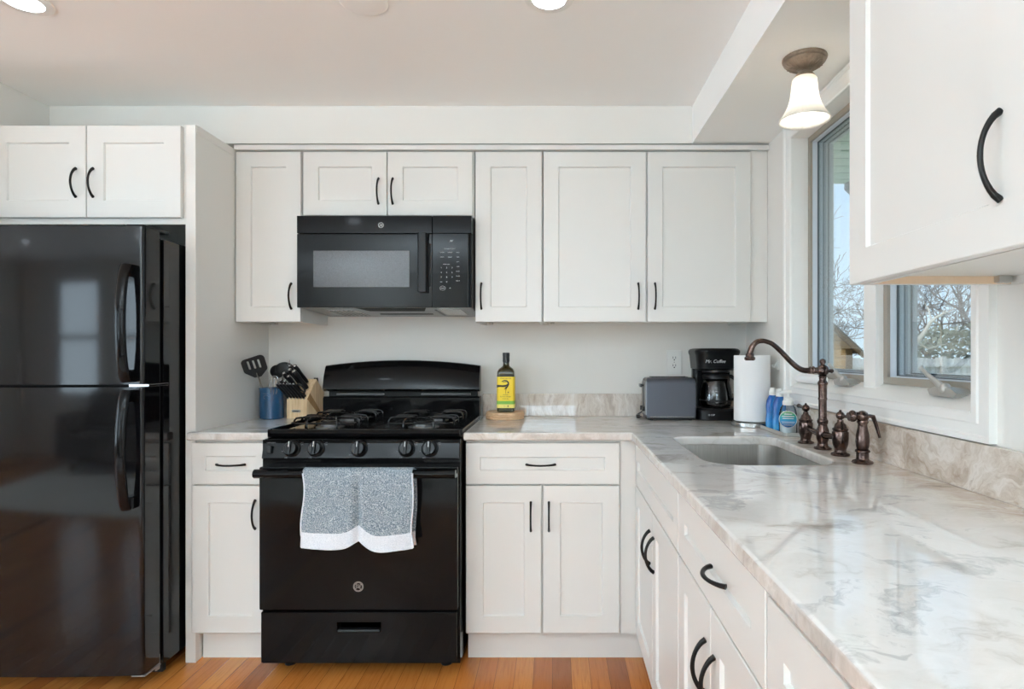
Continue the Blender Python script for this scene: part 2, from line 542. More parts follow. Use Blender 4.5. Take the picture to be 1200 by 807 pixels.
# ------------------------------------------------------------------ the room
XR, YB, XL = 0.946, 3.0, -2.245          # window wall, range wall, stub wall by the refrigerator
ZC, ZS = 2.32, 2.155                     # ceiling, dropped soffit
RX0, RY0 = -6.6, -3.0                    # far side of the open room behind the camera
OY0, OY1, OZ0, OZ1 = 1.36, 2.40, 1.0915, 2.078   # window opening

def sbox(name, mat, *b, bev=0.0):
    o = MB().box(*b, bev=bev).build(name, mat)
    return struct(o)
sbox('floor', 'oak_floor', RX0 - .1, XR + .1, RY0 - .1, YB + .1, -0.12, 0)
sbox('ceiling', 'ceiling_paint', RX0 - .1, XR + .15, RY0 - .1, YB + .1, ZC, ZC + .1)
sbox('wall_rear', 'wall_paint', RX0 - .1, XR + .15, YB, YB + .12, 0, ZC)
sbox('ceiling_soffit', 'ceiling_paint', 0.607, XR, RY0, YB, ZS, ZC)
sbox('ceiling_soffit', 'wall_paint', XL, 0.607, 2.68, YB, ZS, ZC)  # same surface as the right soffit, painted darker to dim its lit face
sbox('wall_left', 'wall_paint', XL - .12, XL, 2.15, YB, 0, ZC)
w = MB()
for b in ((RY0, -2.2, 0, ZC), (-2.2, 1.2, 0, .35), (-2.2, 1.2, 2.15, ZC), (1.2, YB, 0, ZC), (-.55, -.45, .35, 2.15)): w.box(RX0 - .12, RX0, *b)
struct(w.build('wall_far_left', 'wall_paint'))
for k, (a, b) in enumerate(((-2.2, -.55), (-.45, 1.2))):  # added, unseen windows that brighten the room, each with an area lamp
    f = MB()
    for q in ((a, a + .05, .35, 2.15), (b - .05, b, .35, 2.15), (a + .05, b - .05, .35, .40), (a + .05, b - .05, 2.10, 2.15)): f.box(RX0 - .09, RX0 - .03, *q)
    fo = struct(f.build('window_%d' % (k + 6), 'trim_paint'))
    MB().box(RX0 - .062, RX0 - .056, a + .04, b - .04, .39, 2.11).build('glass', 'window_glass', fo)
    ld = bpy.data.lights.new('daylight_fill', 'AREA'); ld.shape = 'RECTANGLE'
    ld.size = 1.8; ld.size_y = b - a; ld.energy = DAY_WINDOW * PI * (b - a) * 1.8; ld.color = (0.74, 0.87, 1.0)
    lo = bpy.data.objects.new('daylight_fill', ld); lo.location = (RX0 - .13, (a + b) / 2, 1.25); lo.rotation_euler = (0, -PI / 2, 0)
    COL.objects.link(lo)
w = MB()
w.box(XR, XR + .16, RY0, OY0 - .004, 0, ZC); w.box(XR, XR + .16, OY1 + .004, YB, 0, ZC)
w.box(XR, XR + .16, OY0 - .004, OY1 + .004, 0, OZ0 - .045); w.box(XR, XR + .16, OY0 - .004, OY1 + .004, OZ1 + .010, ZC)
struct(w.build('wall_right', 'wall_paint'))
# wall behind the camera: first window mirrored in the refrigerator, others added for light
BW = [(-5.78, -4.9, 0.72, 2.12), (-4.5, -3.62, 0.72, 2.12), (-0.55, 0.35, 1.0, 2.1)]
w = MB(); x = RX0
for a, b, c, d in BW:
    w.box(x, a, RY0 - .12, RY0, 0, ZC); w.box(a, b, RY0 - .12, RY0, 0, c); w.box(a, b, RY0 - .12, RY0, d, ZC); x = b
w.box(x, XR + .15, RY0 - .12, RY0, 0, ZC)
struct(w.build('wall_behind', 'wall_paint'))
for k, (a, b, c, d) in enumerate(BW):
    f = MB(); t_ = 0.05
    f.box(a, a + t_, RY0 - .08, RY0 - .03, c, d); f.box(b - t_, b, RY0 - .08, RY0 - .03, c, d)
    f.box(a, b, RY0 - .08, RY0 - .03, c, c + t_); f.box(a, b, RY0 - .08, RY0 - .03, d - t_, d)
    f.box(a, b, RY0 - .08, RY0 - .03, (c + d) / 2 - .03, (c + d) / 2 + .03)
    for (p, q, r_, s_) in ((a - .07, a, c - .07, d + .07), (b, b + .07, c - .07, d + .07), (a, b, c - .07, c), (a, b, d, d + .07)):
        f.box(p, q, RY0 - .01, RY0 + .015, r_, s_)
    fo = struct(f.build('window_%d' % (k + 3), 'trim_paint'))
    MB().box(a + .04, b - .04, RY0 - .058, RY0 - .052, c + .04, d - .04).build('glass', 'window_glass', fo)
    ld = bpy.data.lights.new('daylight_fill', 'AREA'); ld.shape = 'RECTANGLE'
    ld.size = b - a; ld.size_y = d - c; ld.energy = DAY_WINDOW * PI * (b - a) * (d - c); ld.color = (0.74, 0.87, 1.0)
    lo = bpy.data.objects.new('daylight_fill', ld); lo.location = ((a + b) / 2, RY0 - .14, (c + d) / 2); lo.rotation_euler = (PI / 2, 0, 0)
    COL.objects.link(lo)

# kitchen window: casing, sloping stool, centre post, two casement units
def moulding_profile(w):
    return [(0, 0), (0, .010), (.004, .014), (w * .35, .016), (w * .4, .012), (w * .75, .012), (w * .82, .018), (w, .018), (w, 0)]
CW = 0.066
def casing():
    mb = MB()
    # picture frame casing with mitred corners; section u runs outward from the opening, v out from the wall
    prof = moulding_profile(CW)
    corners = [(OY0, OZ0, -1, -1), (OY1, OZ0, 1, -1), (OY1, OZ1, 1, 1), (OY0, OZ1, -1, 1)]
    rings = [[mb.bm.verts.new((XR - v, cy + sy * u, cz + sz * min(u, .064))) for (u, v) in prof] for cy, cz, sy, sz in corners]
    n = len(prof)
    for i in range(4):
        A, B = rings[i], rings[(i + 1) % 4]
        for j in range(n - 1):
            mb.bm.faces.new((A[j], A[j + 1], B[j + 1], B[j]))
    return mb
struct(casing().build('trim_1', 'trim_paint'))
j = MB()
j.box(XR + .0004, XR + .155, OY1, OY1 + .004, OZ0 - .03, OZ1 + .004)
j.box(XR + .0004, XR + .155, OY0 - .004, OY0, OZ0 - .03, OZ1 + .004)
j.box(XR + .0004, XR + .155, OY0, OY1, OZ1, OZ1 + .01)
struct(j.build('trim_2', 'trim_paint'))
s_ = MB().prism([(XR - .016, OZ0), (1.006, 1.1305), (1.10, 1.1305), (1.10, 1.05), (XR - .002, 1.05)], OY0 - .001, OY1 + .001, 'y')
# prism over y uses (x, z)
struct(s_.build('window_sill', 'trim_paint'))
struct(MB().box(.979, 1.09, 1.848, 1.92, 1.09, OZ1, bev=.002).build('trim_3', 'trim_paint'))

def casement(name, y0, y1):
    z0, z1 = 1.1305, OZ1
    def ring(mb, off, th, xa, xb):
        a0, a1, b0, b1 = y0 + off, y1 - off, z0 + off, z1 - off
        mb.box(xa, xb, a0, a0 + th, b0, b1); mb.box(xa, xb, a1 - th, a1, b0, b1)
        mb.box(xa, xb, a0 + th, a1 - th, b0, b0 + th); mb.box(xa, xb, a0 + th, a1 - th, b1 - th, b1)
    f = MB(); ring(f, 0, .021, 1.003, 1.012)
    fo = struct(f.build(name, 'window_frame_tan'))
    f = MB(); ring(f, 0, .024, 1.012, 1.03); ring(f, .0, .027, 1.036, 1.050); ring(f, 0, .030, 1.054, 1.068); ring(f, 0, .035, 1.072, 1.086)
    f.build('sash', 'window_vinyl', fo)
    f = MB(); ring(f, 0, .0265, 1.03, 1.036); ring(f, 0, .0295, 1.050, 1.054); ring(f, 0, .034, 1.068, 1.072)
    f.build('gasket', 'gasket', fo)
    MB().box(1.0315, 1.0345, y0 + .02, y1 - .02, z0 + .02, z1 - .02).build('glass', 'window_glass', fo)
    return fo
casement('window_1', 1.92, OY1)
casement('window_2', OY0, 1.848)

# casement crank operators on the stool
def crank(y, label):
    ro = thing('window_crank', (.985, y, 1.115), label, 'window crank', 'casement cranks on the window stool')
    MB().prism([(-.045, 0), (.05, 0), (.062, .016), (.03, .024), (-.03, .022), (-.055, .010)], -.026, .018, 'x', bev=.003).build('base', 'crank_metal', ro, local=True)
    arm = MB().tube([(-.018, .0, .018), (-.022, .030, .036), (-.024, .060, .052), (-.024, .082, .066)], [.010, .007, .0055, .0052], n=12)
    arm.sphere((-.018, 0, .020), .014); arm.sphere((-.024, .085, .068), .0075, 12, 8)
    arm.build('crank_handle', 'crank_metal', ro, local=True)
    return ro
crank(1.50, 'pewter folding crank on the stool of the window nearer the cabinet')
crank(2.03, 'pewter folding crank on the window stool just behind the faucet column')

# rolled white cloth on the stool
def towel_roll():
    ro = thing('rolled_cloth', (.958, 2.27, 1.1065), 'rolled white cloth lying on the window stool behind the faucet', 'cloth')
    pts = []
    r0 = .003; turns = 3.2; k = 90
    mb = MB()
    outer, inner = [], []
    for i in range(k + 1):
        a = turns * 2 * PI * i / k
        r = r0 + (.019 - r0) * i / k
        pts.append((r * math.cos(a), r * math.sin(a)))
    ys = [-.11, -.105, .0, .105, .11]
    grid = [[mb.bm.verts.new((p[0] * (1 if abs(y) < .108 else .94), y, .0205 + p[1] * (1 if abs(y) < .108 else .94))) for y in ys] for p in pts]
    for a, b in zip(grid, grid[1:]):
        for q in range(len(ys) - 1):
            mb.bm.faces.new((a[q], a[q + 1], b[q + 1], b[q]))
    o = mb.build('cloth_roll', 'white_cloth', ro, local=True)
    md = o.modifiers.new('thickness', 'SOLIDIFY'); md.thickness = .0042
towel_roll()

# ------------------------------------------------------------------ outside
struct(MB().box(XR + .16, 60, -30, 60, -.75, -.7).build('ground', 'lawn'))
e = MB().box(XR + .16, 1.72, RY0, YB + .6, 2.235, 2.26)
eo = struct(e.build('roof_eave', 'eave_boards'))
MB().prism([(1.72, 2.20), (1.76, 2.16), (1.83, 2.16), (1.85, 2.30), (1.72, 2.30)], RY0, YB + .6, 'y').build('gutter', 'gutter', eo)
MB().prism([(-3.0, 3.6), (1.80, 2.27), (1.80, 2.33), (-3.0, 3.68)], RY0 - .3, YB + .6, 'y').build('roof_slope', 'shed_roofing', eo)

def shed():
    ro = thing('garden_shed', (3.7, 10.8, -.7), 'tan clapboard garden shed with a gable roof seen through the window left of the post', 'shed')
    MB().prism([(2.5, -.7), (4.88, -.7), (4.88, 1.35), (3.69, 2.45), (2.5, 1.35)], 10.0, 12.4, 'y').build('wall', 'shed_siding', ro)
    r = MB()
    for s in (-1, 1):
        pr = [(3.69, 2.52), (3.69 + s * 1.33, 2.50 - 1.22), (3.69 + s * 1.33, 2.45 - 1.22), (3.69, 2.45)]
        r.prism(pr, 9.85, 12.5, 'y')
    r.build('roof', 'shed_roofing', ro)
    f = MB()
    for s in (-1, 1):
        f.prism([(3.69, 2.46), (3.69 + s * 1.32, 2.46 - 1.22), (3.69 + s * 1.32, 2.38 - 1.22), (3.69, 2.36)], 9.82, 9.87, 'y')
    f.box(4.80, 4.90, 9.97, 10.02, -.7, 1.3)
    f.build('fascia', 'shed_trim', ro)
shed()
def fence(name, x0, x1, y, label):
    ro = thing(name, ((x0 + x1) / 2, y, -.7), label, 'fence')
    p = MB(); x = x0; k = 0
    while x < x1:
        h = 1.13 + .015 * math.sin(k * 2.3)
        p.box(x, min(x + .137, x1), y, y + .02, -.7, h); x += .145; k += 1
    p.build('boards', 'fence_wood', ro)
    r = MB()
    for z in (-.3, .45, .93): r.box(x0, x1, y - .045, y, z, z + .06)
    r.build('rails', 'fence_wood', ro)
    x = x0
    while x <= x1:
        MB().box(x, x + .1, y - .1, y, -.7, 1.17, bev=.01).build('post', 'fence_wood', ro); x += 2.3
fence('board_fence', 2.0, 13.7, 14.0, 'weathered pale board fence across the yard behind the shed')
def bin_():
    ro = thing('outdoor_bin', (5.42, 10.2, -.7), 'grey lidded bin standing beside the tan shed', 'bin')
    MB().lathe([(.22, -.7), (.24, -.68), (.29, .62), (.30, .64)], (5.42, 10.2, 0), 20).build('body', 'bin_grey', ro)
    MB().lathe([(.315, .63), (.315, .67), (.25, .73), (0.0, .75)], (5.42, 10.2, 0), 20).build('lid', 'bin_grey', ro)
bin_()

def tree(name, base, height, label, spread=1.0, mat='bark_grey', seed=1, depth=6, r0=.12, lean=(0, 0), twig=.006):
    rnd = random.Random(seed)
    ro = thing(name, base, label, 'tree')
    trunk, tw = MB(), MB()
    def grow(p, d, L, r, lev):
        n = 4
        pts = [p]; q = Vector(p); dd = Vector(d)
        for i in range(n):
            dd = (dd + Vector((rnd.uniform(-1, 1), rnd.uniform(-1, 1), rnd.uniform(-.5, .8))) * .14 * (1 + lev * .3)).normalized()
            q = q + dd * L / n; pts.append(q.copy())
        rs = [max(twig, r * (1 - .4 * i / n)) for i in range(n + 1)]
        (trunk if lev < 3 else tw).tube(pts, rs, n=6 if lev < 2 else 3, caps=False)
        if lev >= depth: return
        kids = 3 if lev < 4 else 4
        for k in range(kids):
            s = pts[rnd.randint(2, n)] if k else pts[-1]
            a = rnd.uniform(0, 2 * PI); ang = rnd.uniform(.35, .95) * spread
            side = dd.orthogonal().normalized()
            side = Matrix.Rotation(a, 3, dd) @ side
            nd = (dd * math.cos(ang) + side * math.sin(ang)).normalized()
            grow(s, nd, L * rnd.uniform(.62, .85), r * .56, lev + 1)
    grow(Vector(base), Vector((lean[0], lean[1], 1)).normalized(), height * .30, r0, 0)
    trunk.build('trunk', mat, ro, angle=60); tw.build('twigs', mat, ro, smooth=False)
    return ro
tree('bare_tree', (7.2, 17.5, -.7), 6.5, 'bare grey tree with dense twigs rising behind the shed roof', 1.1, seed=3, depth=6)
tree('bare_tree', (10.9, 17.8, -.7), 6.4, 'bare twiggy tree filling the window pane next to the cabinet', 1.15, seed=8, depth=6)
tree('bare_tree', (13.4, 18.5, -.7), 6.5, 'bare twiggy tree at the right edge of the window view', 1.1, seed=12, depth=6)

def pale_tree():
    # leaning white barked trunk in the yard with long crooked limbs
    d = 11.0
    base = (6.05, d, -.7)
    ro = thing('pale_tree', base, 'white barked leaning tree with crooked limbs in front of the fence', 'tree')
    W = lambda px, py: Vector(((px - 651) / 708 * d, d, 1.22 - (py - 415) / 708 * d))
    main = [Vector(base), Vector((6.2, d, .3)), W(1062, 415), W(1071, 405), W(1082, 391), W(1090, 378), W(1098, 371), W(1106, 367), W(1112, 365), W(1120, 360)]
    tr = MB(); tr.tube(main, [.10, .09, .055, .048, .040, .032, .022, .015, .010, .007], n=8)
    tr.build('trunk', 'bark_pale', ro)
    limbs = [[W(1092, 376), W(1096, 369), W(1100, 361), W(1101, 352)],
             [W(1093, 376), W(1102, 377), W(1113, 379), W(1121, 386), W(1127, 396), W(1134, 407), W(1140, 415)],
             [W(1098, 371), W(1110, 369), W(1118, 363), W(1128, 362)],
             [W(1075, 400), W(1086, 404), W(1100, 408), W(1120, 404), W(1136, 402)],
             [W(1066, 411), W(1074, 418), W(1080, 413), W(1087, 408)],
             [W(1121, 386), W(1128, 384), W(1136, 378)]]
    for L in limbs:
        k = len(L)
        L = [p + Vector((0, .15 * i, 0)) for i, p in enumerate(L)]
        MB().tube(L, [.022 - .015 * i / (k - 1) for i in range(k)], n=6).build('branch', 'bark_pale', ro)
pale_tree()
def hedge(x0, x1, y, z1, seed, label):
    rnd = random.Random(seed)
    ro = thing('evergreen_hedge', ((x0 + x1) / 2, y, -.7), label, 'hedge')
    mb = MB()
    for i in range(5200):
        c = Vector((rnd.uniform(x0, x1), y + rnd.uniform(-.6, .6), -.7 + (z1 + .7) * (1 - rnd.random() ** 1.6 * .9)))
        c.z += .25 * math.sin(c.x * 2.1) + rnd.gauss(0, .08)
        a = Vector((rnd.gauss(0, 1), rnd.gauss(0, 1), rnd.gauss(0, 1))).normalized() * .07
        b = a.orthogonal().normalized() * .045
        vs = [mb.bm.verts.new(c + q) for q in (a, b, -a, -b)]
        mb.bm.faces.new(vs)
    mb.build('foliage', 'hedge_leaf', ro, smooth=False)
    MB().box(x0 + .2, x1 - .2, y - .35, y + .35, -.7, z1 - .9, bev=.2).build('inner_growth', 'hedge_leaf', ro)
hedge(8.2, 13.4, 14.9, 1.6, 5, 'dull green evergreen hedge growing just over the board fence')

# ------------------------------------------------------------------ cabinets
# orientation frames: u along the run, z up, v outwards from the face
def F_rear(y):            # face looks towards -y; u = x
    return Matrix(((1, 0, 0, 0), (0, 0, -1, y), (0, 1, 0, 0), (0, 0, 0, 1)))
def F_right(x):           # face looks towards -x; u = y
    return Matrix(((0, 0, -1, x), (1, 0, 0, 0), (0, 1, 0, 0), (0, 0, 0, 1)))
# in these frames a local point is (u, z, v)

def shaker(fr, u0, u1, z0, z1, name, parent, rail=.066, th=.019, rec=.008):
    """five piece front with a recessed flat panel; its face at v=0, its back at v=-th"""
    mb = MB(); bm = mb.bm
    e = .0018
    def loop(a, b, c, d, v):
        return [bm.verts.new((a, c, v)), bm.verts.new((b, c, v)), bm.verts.new((b, d, v)), bm.verts.new((a, d, v))]
    L = [loop(u0, u1, z0, z1, -th), loop(u0, u1, z0, z1, -e), loop(u0 + e, u1 - e, z0 + e, z1 - e, 0),
         loop(u0 + rail, u1 - rail, z0 + rail, z1 - rail, 0),
         loop(u0 + rail + .0035, u1 - rail - .0035, z0 + rail + .0035, z1 - rail - .0035, -rec)]
    for A, B in zip(L, L[1:]):
        for k in range(4):
            bm.faces.new((A[k], A[(k + 1) % 4], B[(k + 1) % 4], B[k]))
    bm.faces.new(L[-1]); bm.faces.new(L[0][::-1])
    return mb.build(name, 'cabinet_paint', parent, xf=fr, angle=20)

def pull(fr, u, z, vertical, parent, length=.112, bow=.028, fat=1.0):
    """arched bar pull with flared feet"""
    mb = MB()
    pts, rs = [], []
    k = 18
    for i in range(k + 1):
        t = i / k
        s = (t - .5) * length
        v = bow * (1 - (2 * t - 1) ** 2) ** .75 if 0 < t < 1 else 0.0
        pts.append((u, z + s, v + .001) if vertical else (u + s, z, v + .001))
        end = abs(2 * t - 1)
        rs.append((.0040 + .0024 * end ** 3 + .0008 * (1 - end)) * fat)
    mb.tube(pts, rs, n=12, flat=.8, up=(0, 0, 1))
    return mb.build('handle', 'black_iron', parent, xf=fr)

def door(fr, u0, u1, z0, z1, parent, hu=None, hz=None, name='door', rail=.066, vertical=True, length=.112):
    d = shaker(fr, u0, u1, z0, z1, name, parent, rail)
    if hu is not None:
        pull(fr, hu, hz, vertical, d, length)
    return d

def carcass_wall(x0, x1, yf, yb, z0, z1, parent, side_l=True, side_r=True):
    """open-bottomed wall box: face frame, side panels, recessed plywood bottom; yf is the frame face"""
    c = MB()
    c.box(x0, x1, yf, yf + .019, z0, z1)
    c.box(x0, x0 + .016, yf + .019, yb, z0, z1); c.box(x1 - .016, x1, yf + .019, yb, z0, z1)
    c.box(x0 + .016, x1 - .016, yf + .019, yb, z1 - .016, z1); c.box(x0 + .016, x1 - .016, yb - .012, yb, z0, z1 - .016)
    c.build('carcass', 'cabinet_paint', parent)
    MB().box(x0 + .016, x1 - .016, yf + .019, yb - .012, z0 + .014, z0 + .03).build('bottom_panel', 'plywood', parent)
    MB().box(x0 + .03, x0 + .05, yb - .05, yb - .012, z0 + .002, z0 + .014, bev=.003).build('mounting_cleat', 'badge_silver', parent)

ZU0, ZU1 = 1.364, 2.118
fr = F_rear(2.68)
YF = 2.70
t = thing('wall_cabinet', (-1.28, 3.0, ZU0), 'tall white wall cabinet with one door beside the microwave, against the refrigerator panel', 'cabinet', 'white wall cabinets over the range wall')
carcass_wall(-1.421, -1.130, YF, 3.0, ZU0, ZU1 + .008, t)
door(fr, -1.419, -1.131, ZU0, ZU1, t, -1.172, 1.478)
t = thing('wall_cabinet', (-.745, 3.0, 1.835), 'short white two door wall cabinet directly above the microwave', 'cabinet', 'white wall cabinets over the range wall')
carcass_wall(-1.128, -.362, YF, 3.0, 1.828, ZU1 + .008, t)
door(fr, -1.119, -.749, 1.836, ZU1, t, -.785, 1.943)
door(fr, -.745, -.368, 1.836, ZU1, t, -.722, 1.943)
t = thing('wall_cabinet', (-.21, 3.0, ZU0), 'narrow white single door wall cabinet immediately right of the microwave', 'cabinet', 'white wall cabinets over the range wall')
carcass_wall(-.358, -.058, YF, 3.0, ZU0, ZU1 + .008, t)
door(fr, -.355, -.0615, ZU0, ZU1, t, -.329, 1.478)
t = thing('wall_cabinet', (.40, 3.0, ZU0), 'wide white two door wall cabinet above the toaster and coffee maker', 'cabinet', 'white wall cabinets over the range wall')
carcass_wall(-.055, .868, YF, 3.0, ZU0, ZU1 + .008, t)
door(fr, -.0535, .4005, ZU0, ZU1, t, .367, 1.478)
door(fr, .4085, .866, ZU0, ZU1, t, .441, 1.478)
MB().box(.868, .944, 2.690, 2.709, ZU0, ZU1 + .008).build('filler_strip', 'cabinet_paint', t)
tr = MB()
tr.prism([(2.668, ZU1 + .006), (2.668, ZU1 + .026), (2.676, ZU1 + .030), (2.72, ZU1 + .037), (2.72, ZU1 + .0085), (2.682, ZU1 + .0085), (2.682, ZU1 + .006)], -1.421, .944, 'x')
struct(tr.build('trim_4', 'cabinet_paint'))

# refrigerator side panel with its scribe strip
t = thing('refrigerator_surround', (-1.444, 2.7, 0), 'tall white end panel standing between the refrigerator and the range wall cabinets', 'panel')
MB().box(-1.464, -1.424, 2.39, 2.999, 0, 2.128, bev=.001, seg=1).build('panel', 'cabinet_paint', t)
MB().box(-1.424, -1.4215, 2.395, 2.665, 2.096, 2.128).build('scribe_strip', 'cabinet_paint', t)

# cabinet over the refrigerator
fr = F_rear(2.375)
t = thing('wall_cabinet', (-1.85, 3.0, 1.735), 'deep white two door cabinet above the black refrigerator', 'cabinet')
c = MB()
c.box(-2.243, -1.466, 2.395, 2.41, 1.735, 2.126); c.box(-2.243, -1.466, 2.41, 3.0, 2.11, 2.126); c.box(-2.243, -1.466, 2.41, 3.0, 1.745, 1.758)
c.box(-2.243, -2.227, 2.41, 3.0, 1.735, 2.11); c.box(-1.482, -1.466, 2.41, 3.0, 1.735, 2.11); c.box(-2.227, -1.482, 2.985, 3.0, 1.735, 2.11)
c.build('carcass', 'cabinet_paint', t)
door(fr, -2.225, -1.8475, 1.758, 2.119, t, -1.885, 1.894)
door(fr, -1.8435, -1.474, 1.758, 2.119, t, -1.817, 1.894)

# wall cabinet on the window wall, nearest the camera
fr = F_right(.61)
t = thing('wall_cabinet', (.78, 1.0, ZU0), 'white wall cabinet over the right end of the worktop, beside the window', 'cabinet')
c = MB()
c.box(.635, .651, .766, 1.257, ZU0, ZU1 + .03); c.box(.651, .944, 1.241, 1.257, ZU0, ZU1 + .03); c.box(.651, .944, .766, .782, ZU0, ZU1 + .03)
c.box(.651, .944, .782, 1.241, ZU1 + .014, ZU1 + .03); c.box(.934, .944, .782, 1.241, ZU0, ZU1 + .014)
c.build('carcass', 'cabinet_paint', t)
MB().box(.651, .934, .782, 1.241, ZU0 + .016, ZU0 + .03).build('bottom_panel', 'cabinet_paint', t)
MB().box(.651, .934, 1.2385, 1.2412, ZU0 + .0005, ZU0 + .016).build('end_edge', 'plywood', t)
d_ = door(fr, .784, 1.255, ZU0, ZU1 + .02, t)
pull(fr, .827, 1.492, True, d_, .122, .028, .86)
k = MB().box(.898, .926, 1.222, 1.2385, ZU0 + .002, ZU0 + .016, bev=.003)
k.tube([(.905, 1.230, ZU0 + .001), (.905, 1.230, ZU0 + .008)], .005, n=10); k.tube([(.919, 1.230, ZU0 + .001), (.919, 1.230, ZU0 + .008)], .005, n=10)
k.build('mounting_bracket', 'badge_silver', t)

# base cabinets
def base_rear(x0, x1, label, doors, drawer_h, z_top=.871, extra=None):
    t = thing('base_cabinet', ((x0 + x1) / 2, 2.7, 0), label, 'cabinet', None)
    c = MB()
    c.box(x0 + .002, x1, 2.395, 2.98, .114, .882)
    c.box(x0 + .004, x1 - .0, 2.433, 2.452, .0, .114)
    c.build('carcass', 'cabinet_paint', t)
    return t
fr = F_rear(2.375)
t = base_rear(-1.423, -1.124, 'narrow white base cabinet between the refrigerator panel and the range', 1, 1)
d = shaker(fr, -1.434 + .003, -1.128, .709, .871, 'drawer', t, .052); pull(fr, -1.2755, .787, False, d)
d = door(fr, -1.434 + .003, -1.128, .1245, .703, t, -1.180, .591)
t = base_rear(-.3555, .258, 'white base cabinet under the olive oil, with one wide drawer and two doors', 2, 1)
MB().box(.258, .318, 2.391, 2.41, .114, .882).build('filler_strip', 'cabinet_paint', t)
MB().box(.258, .40, 2.433, 2.452, 0, .114).build('toe_kick', 'cabinet_paint', t)
d = shaker(fr, -.3525, .2505, .709, .871, 'drawer', t, .055); pull(fr, -.058, .787, False, d)
d = door(fr, -.3525, -.0565, .1245, .703, t, -.097, .583)
d = door(fr, -.0485, .2505, .1245, .703, t, -.026, .583)

frr = F_right(.316)
def base_right(y0, y1, label, zt=.882):
    t = thing('base_cabinet', (.64, (y0 + y1) / 2, 0), label, 'cabinet')
    c = MB()
    if y0 > 1.5:      # hollow, so that the sink bowl hangs inside it
        c.box(.336, .352, y0, y1, .114, zt); c.box(.352, .93, y0, y0 + .016, .114, zt); c.box(.352, .93, y1 - .016, y1, .114, zt)
        c.box(.352, .93, y0, y1, .114, .13); c.box(.92, .93, y0, y1, .13, zt)
    else:
        c.box(.336, .93, y0, y1, .114, zt)
    c.box(.391, .41, y0, y1, 0, .114)
    c.build('carcass', 'cabinet_paint', t)
    return t
t = base_right(1.556, 2.388, 'white sink base cabinet with a false drawer front in the corner under the faucet')
shaker(frr, 1.560, 2.384, .709, .871, 'false_drawer_front', t, .06)
door(frr, 1.974, 2.384, .1245, .703, t, 2.012, .578)
door(frr, 1.560, 1.970, .1245, .703, t, 1.932, .578)
t = base_right(.908, 1.554, 'white base cabinet below the near worktop, wide drawer over two doors')
d = shaker(frr, .911, 1.551, .709, .871, 'drawer', t, .066); pull(frr, 1.172, .79, False, d, .110)
door(frr, 1.2335, 1.551, .1245, .703, t, 1.268, .566)
door(frr, .911, 1.2295, .1245, .703, t, 1.195, .566)
t = base_right(.16, .906, 'white base cabinet at the bottom edge of the photo, nearest the camera')
shaker(frr, .163, .903, .697, .859, 'drawer', t, .066)
door(frr, .535, .903, .1245, .691, t)
door(frr, .163, .531, .1245, .691, t)

# ------------------------------------------------------------------ worktops
def rounded(poly, radii, n=6):
    out = []
    k = len(poly)
    for i in range(k):
        p, a, b = Vector(poly[i]), Vector(poly[i - 1]), Vector(poly[(i + 1) % k])
        r = radii[i] if isinstance(radii, (list, tuple)) else radii
        if r <= 0: out.append(tuple(p)); continue
        da, db = (a - p).normalized(), (b - p).normalized()
        half = da.angle(db) / 2
        dist = r / math.tan(half)
        c = p + (da + db).normalized() * (r / math.sin(half))
        s, e = p + da * dist, p + db * dist
        a0 = math.atan2(s.y - c.y, s.x - c.x); a1 = math.atan2(e.y - c.y, e.x - c.x)
        while a1 - a0 > PI: a1 -= 2 * PI
        while a1 - a0 < -PI: a1 += 2 * PI
        for j in range(n + 1):
            a_ = a0 + (a1 - a0) * j / n
            out.append((c.x + r * math.cos(a_), c.y + r * math.sin(a_)))
    return out
def slab(name, outer, hole, z0, z1, mats, parent, bev=.006):
    bm = bmesh.new()
    def ring(pts, z): return [bm.verts.new((p[0], p[1], z)) for p in pts]
    loops = [outer] + ([hole] if hole else [])
    for z in (z0, z1):
        edges = []
        for L in loops:
            vs = ring(L, z)
            edges += [bm.edges.new((vs[i], vs[(i + 1) % len(vs)])) for i in range(len(vs))]
            L_ = vs
            if z == z0: (outer_lo if L is outer else hole_lo).extend(vs)
            else: (outer_hi if L is outer else hole_hi).extend(vs)
        bmesh.ops.triangle_fill(bm, edges=edges, use_beauty=True)
    return bm
def make_slab(outer, hole, z0, z1, bev):
    bm = bmesh.new()
    store = {}
    for z in (z0, z1):
        edges = []
        for key, L in (('o', outer), ('h', hole)):
            if not L: continue
            vs = [bm.verts.new((p[0], p[1], z)) for p in L]
            store[key, z] = vs
            edges += [bm.edges.new((vs[i], vs[(i + 1) % len(vs)])) for i in range(len(vs))]
        bmesh.ops.triangle_fill(bm, edges=edges, use_beauty=True)
    rim = []
    for key in ('o', 'h'):
        if (key, z0) not in store: continue
        A, B = store[key, z0], store[key, z1]
        n = len(A)
        for i in range(n):
            bm.faces.new((A[i], A[(i + 1) % n], B[(i + 1) % n], B[i]))
    bmesh.ops.recalc_face_normals(bm, faces=bm.faces)
    for e in bm.edges:
        if len(e.link_faces) == 2:
            n0, n1 = e.link_faces[0].normal, e.link_faces[1].normal
            if abs(abs(n0.z) - abs(n1.z)) > .5: rim.append(e)
    bmesh.ops.bevel(bm, geom=rim, offset=bev, segments=3, profile=0.5, affect='EDGES')
    return bm
ZW0, ZW1 = .883, .915
t = thing('worktop', (.6, 2.0, ZW0), 'polished pale stone worktop with brown veining that turns the corner around the sink', 'worktop')
outer = rounded([(-.3598, 2.354), (.296, 2.354), (.296, .12), (.945, .12), (.945, 2.999), (-.3598, 2.999)], [.004, .012, .004, 0, 0, 0], 4)
hole = rounded([(.43, 1.668), (.43, 2.24), (.80, 2.24), (.80, 1.668)], [.10, .055, .055, .10], 8)
mb = MB(); mb.bm.free(); mb.bm = make_slab(outer, hole, ZW0, ZW1, .007)
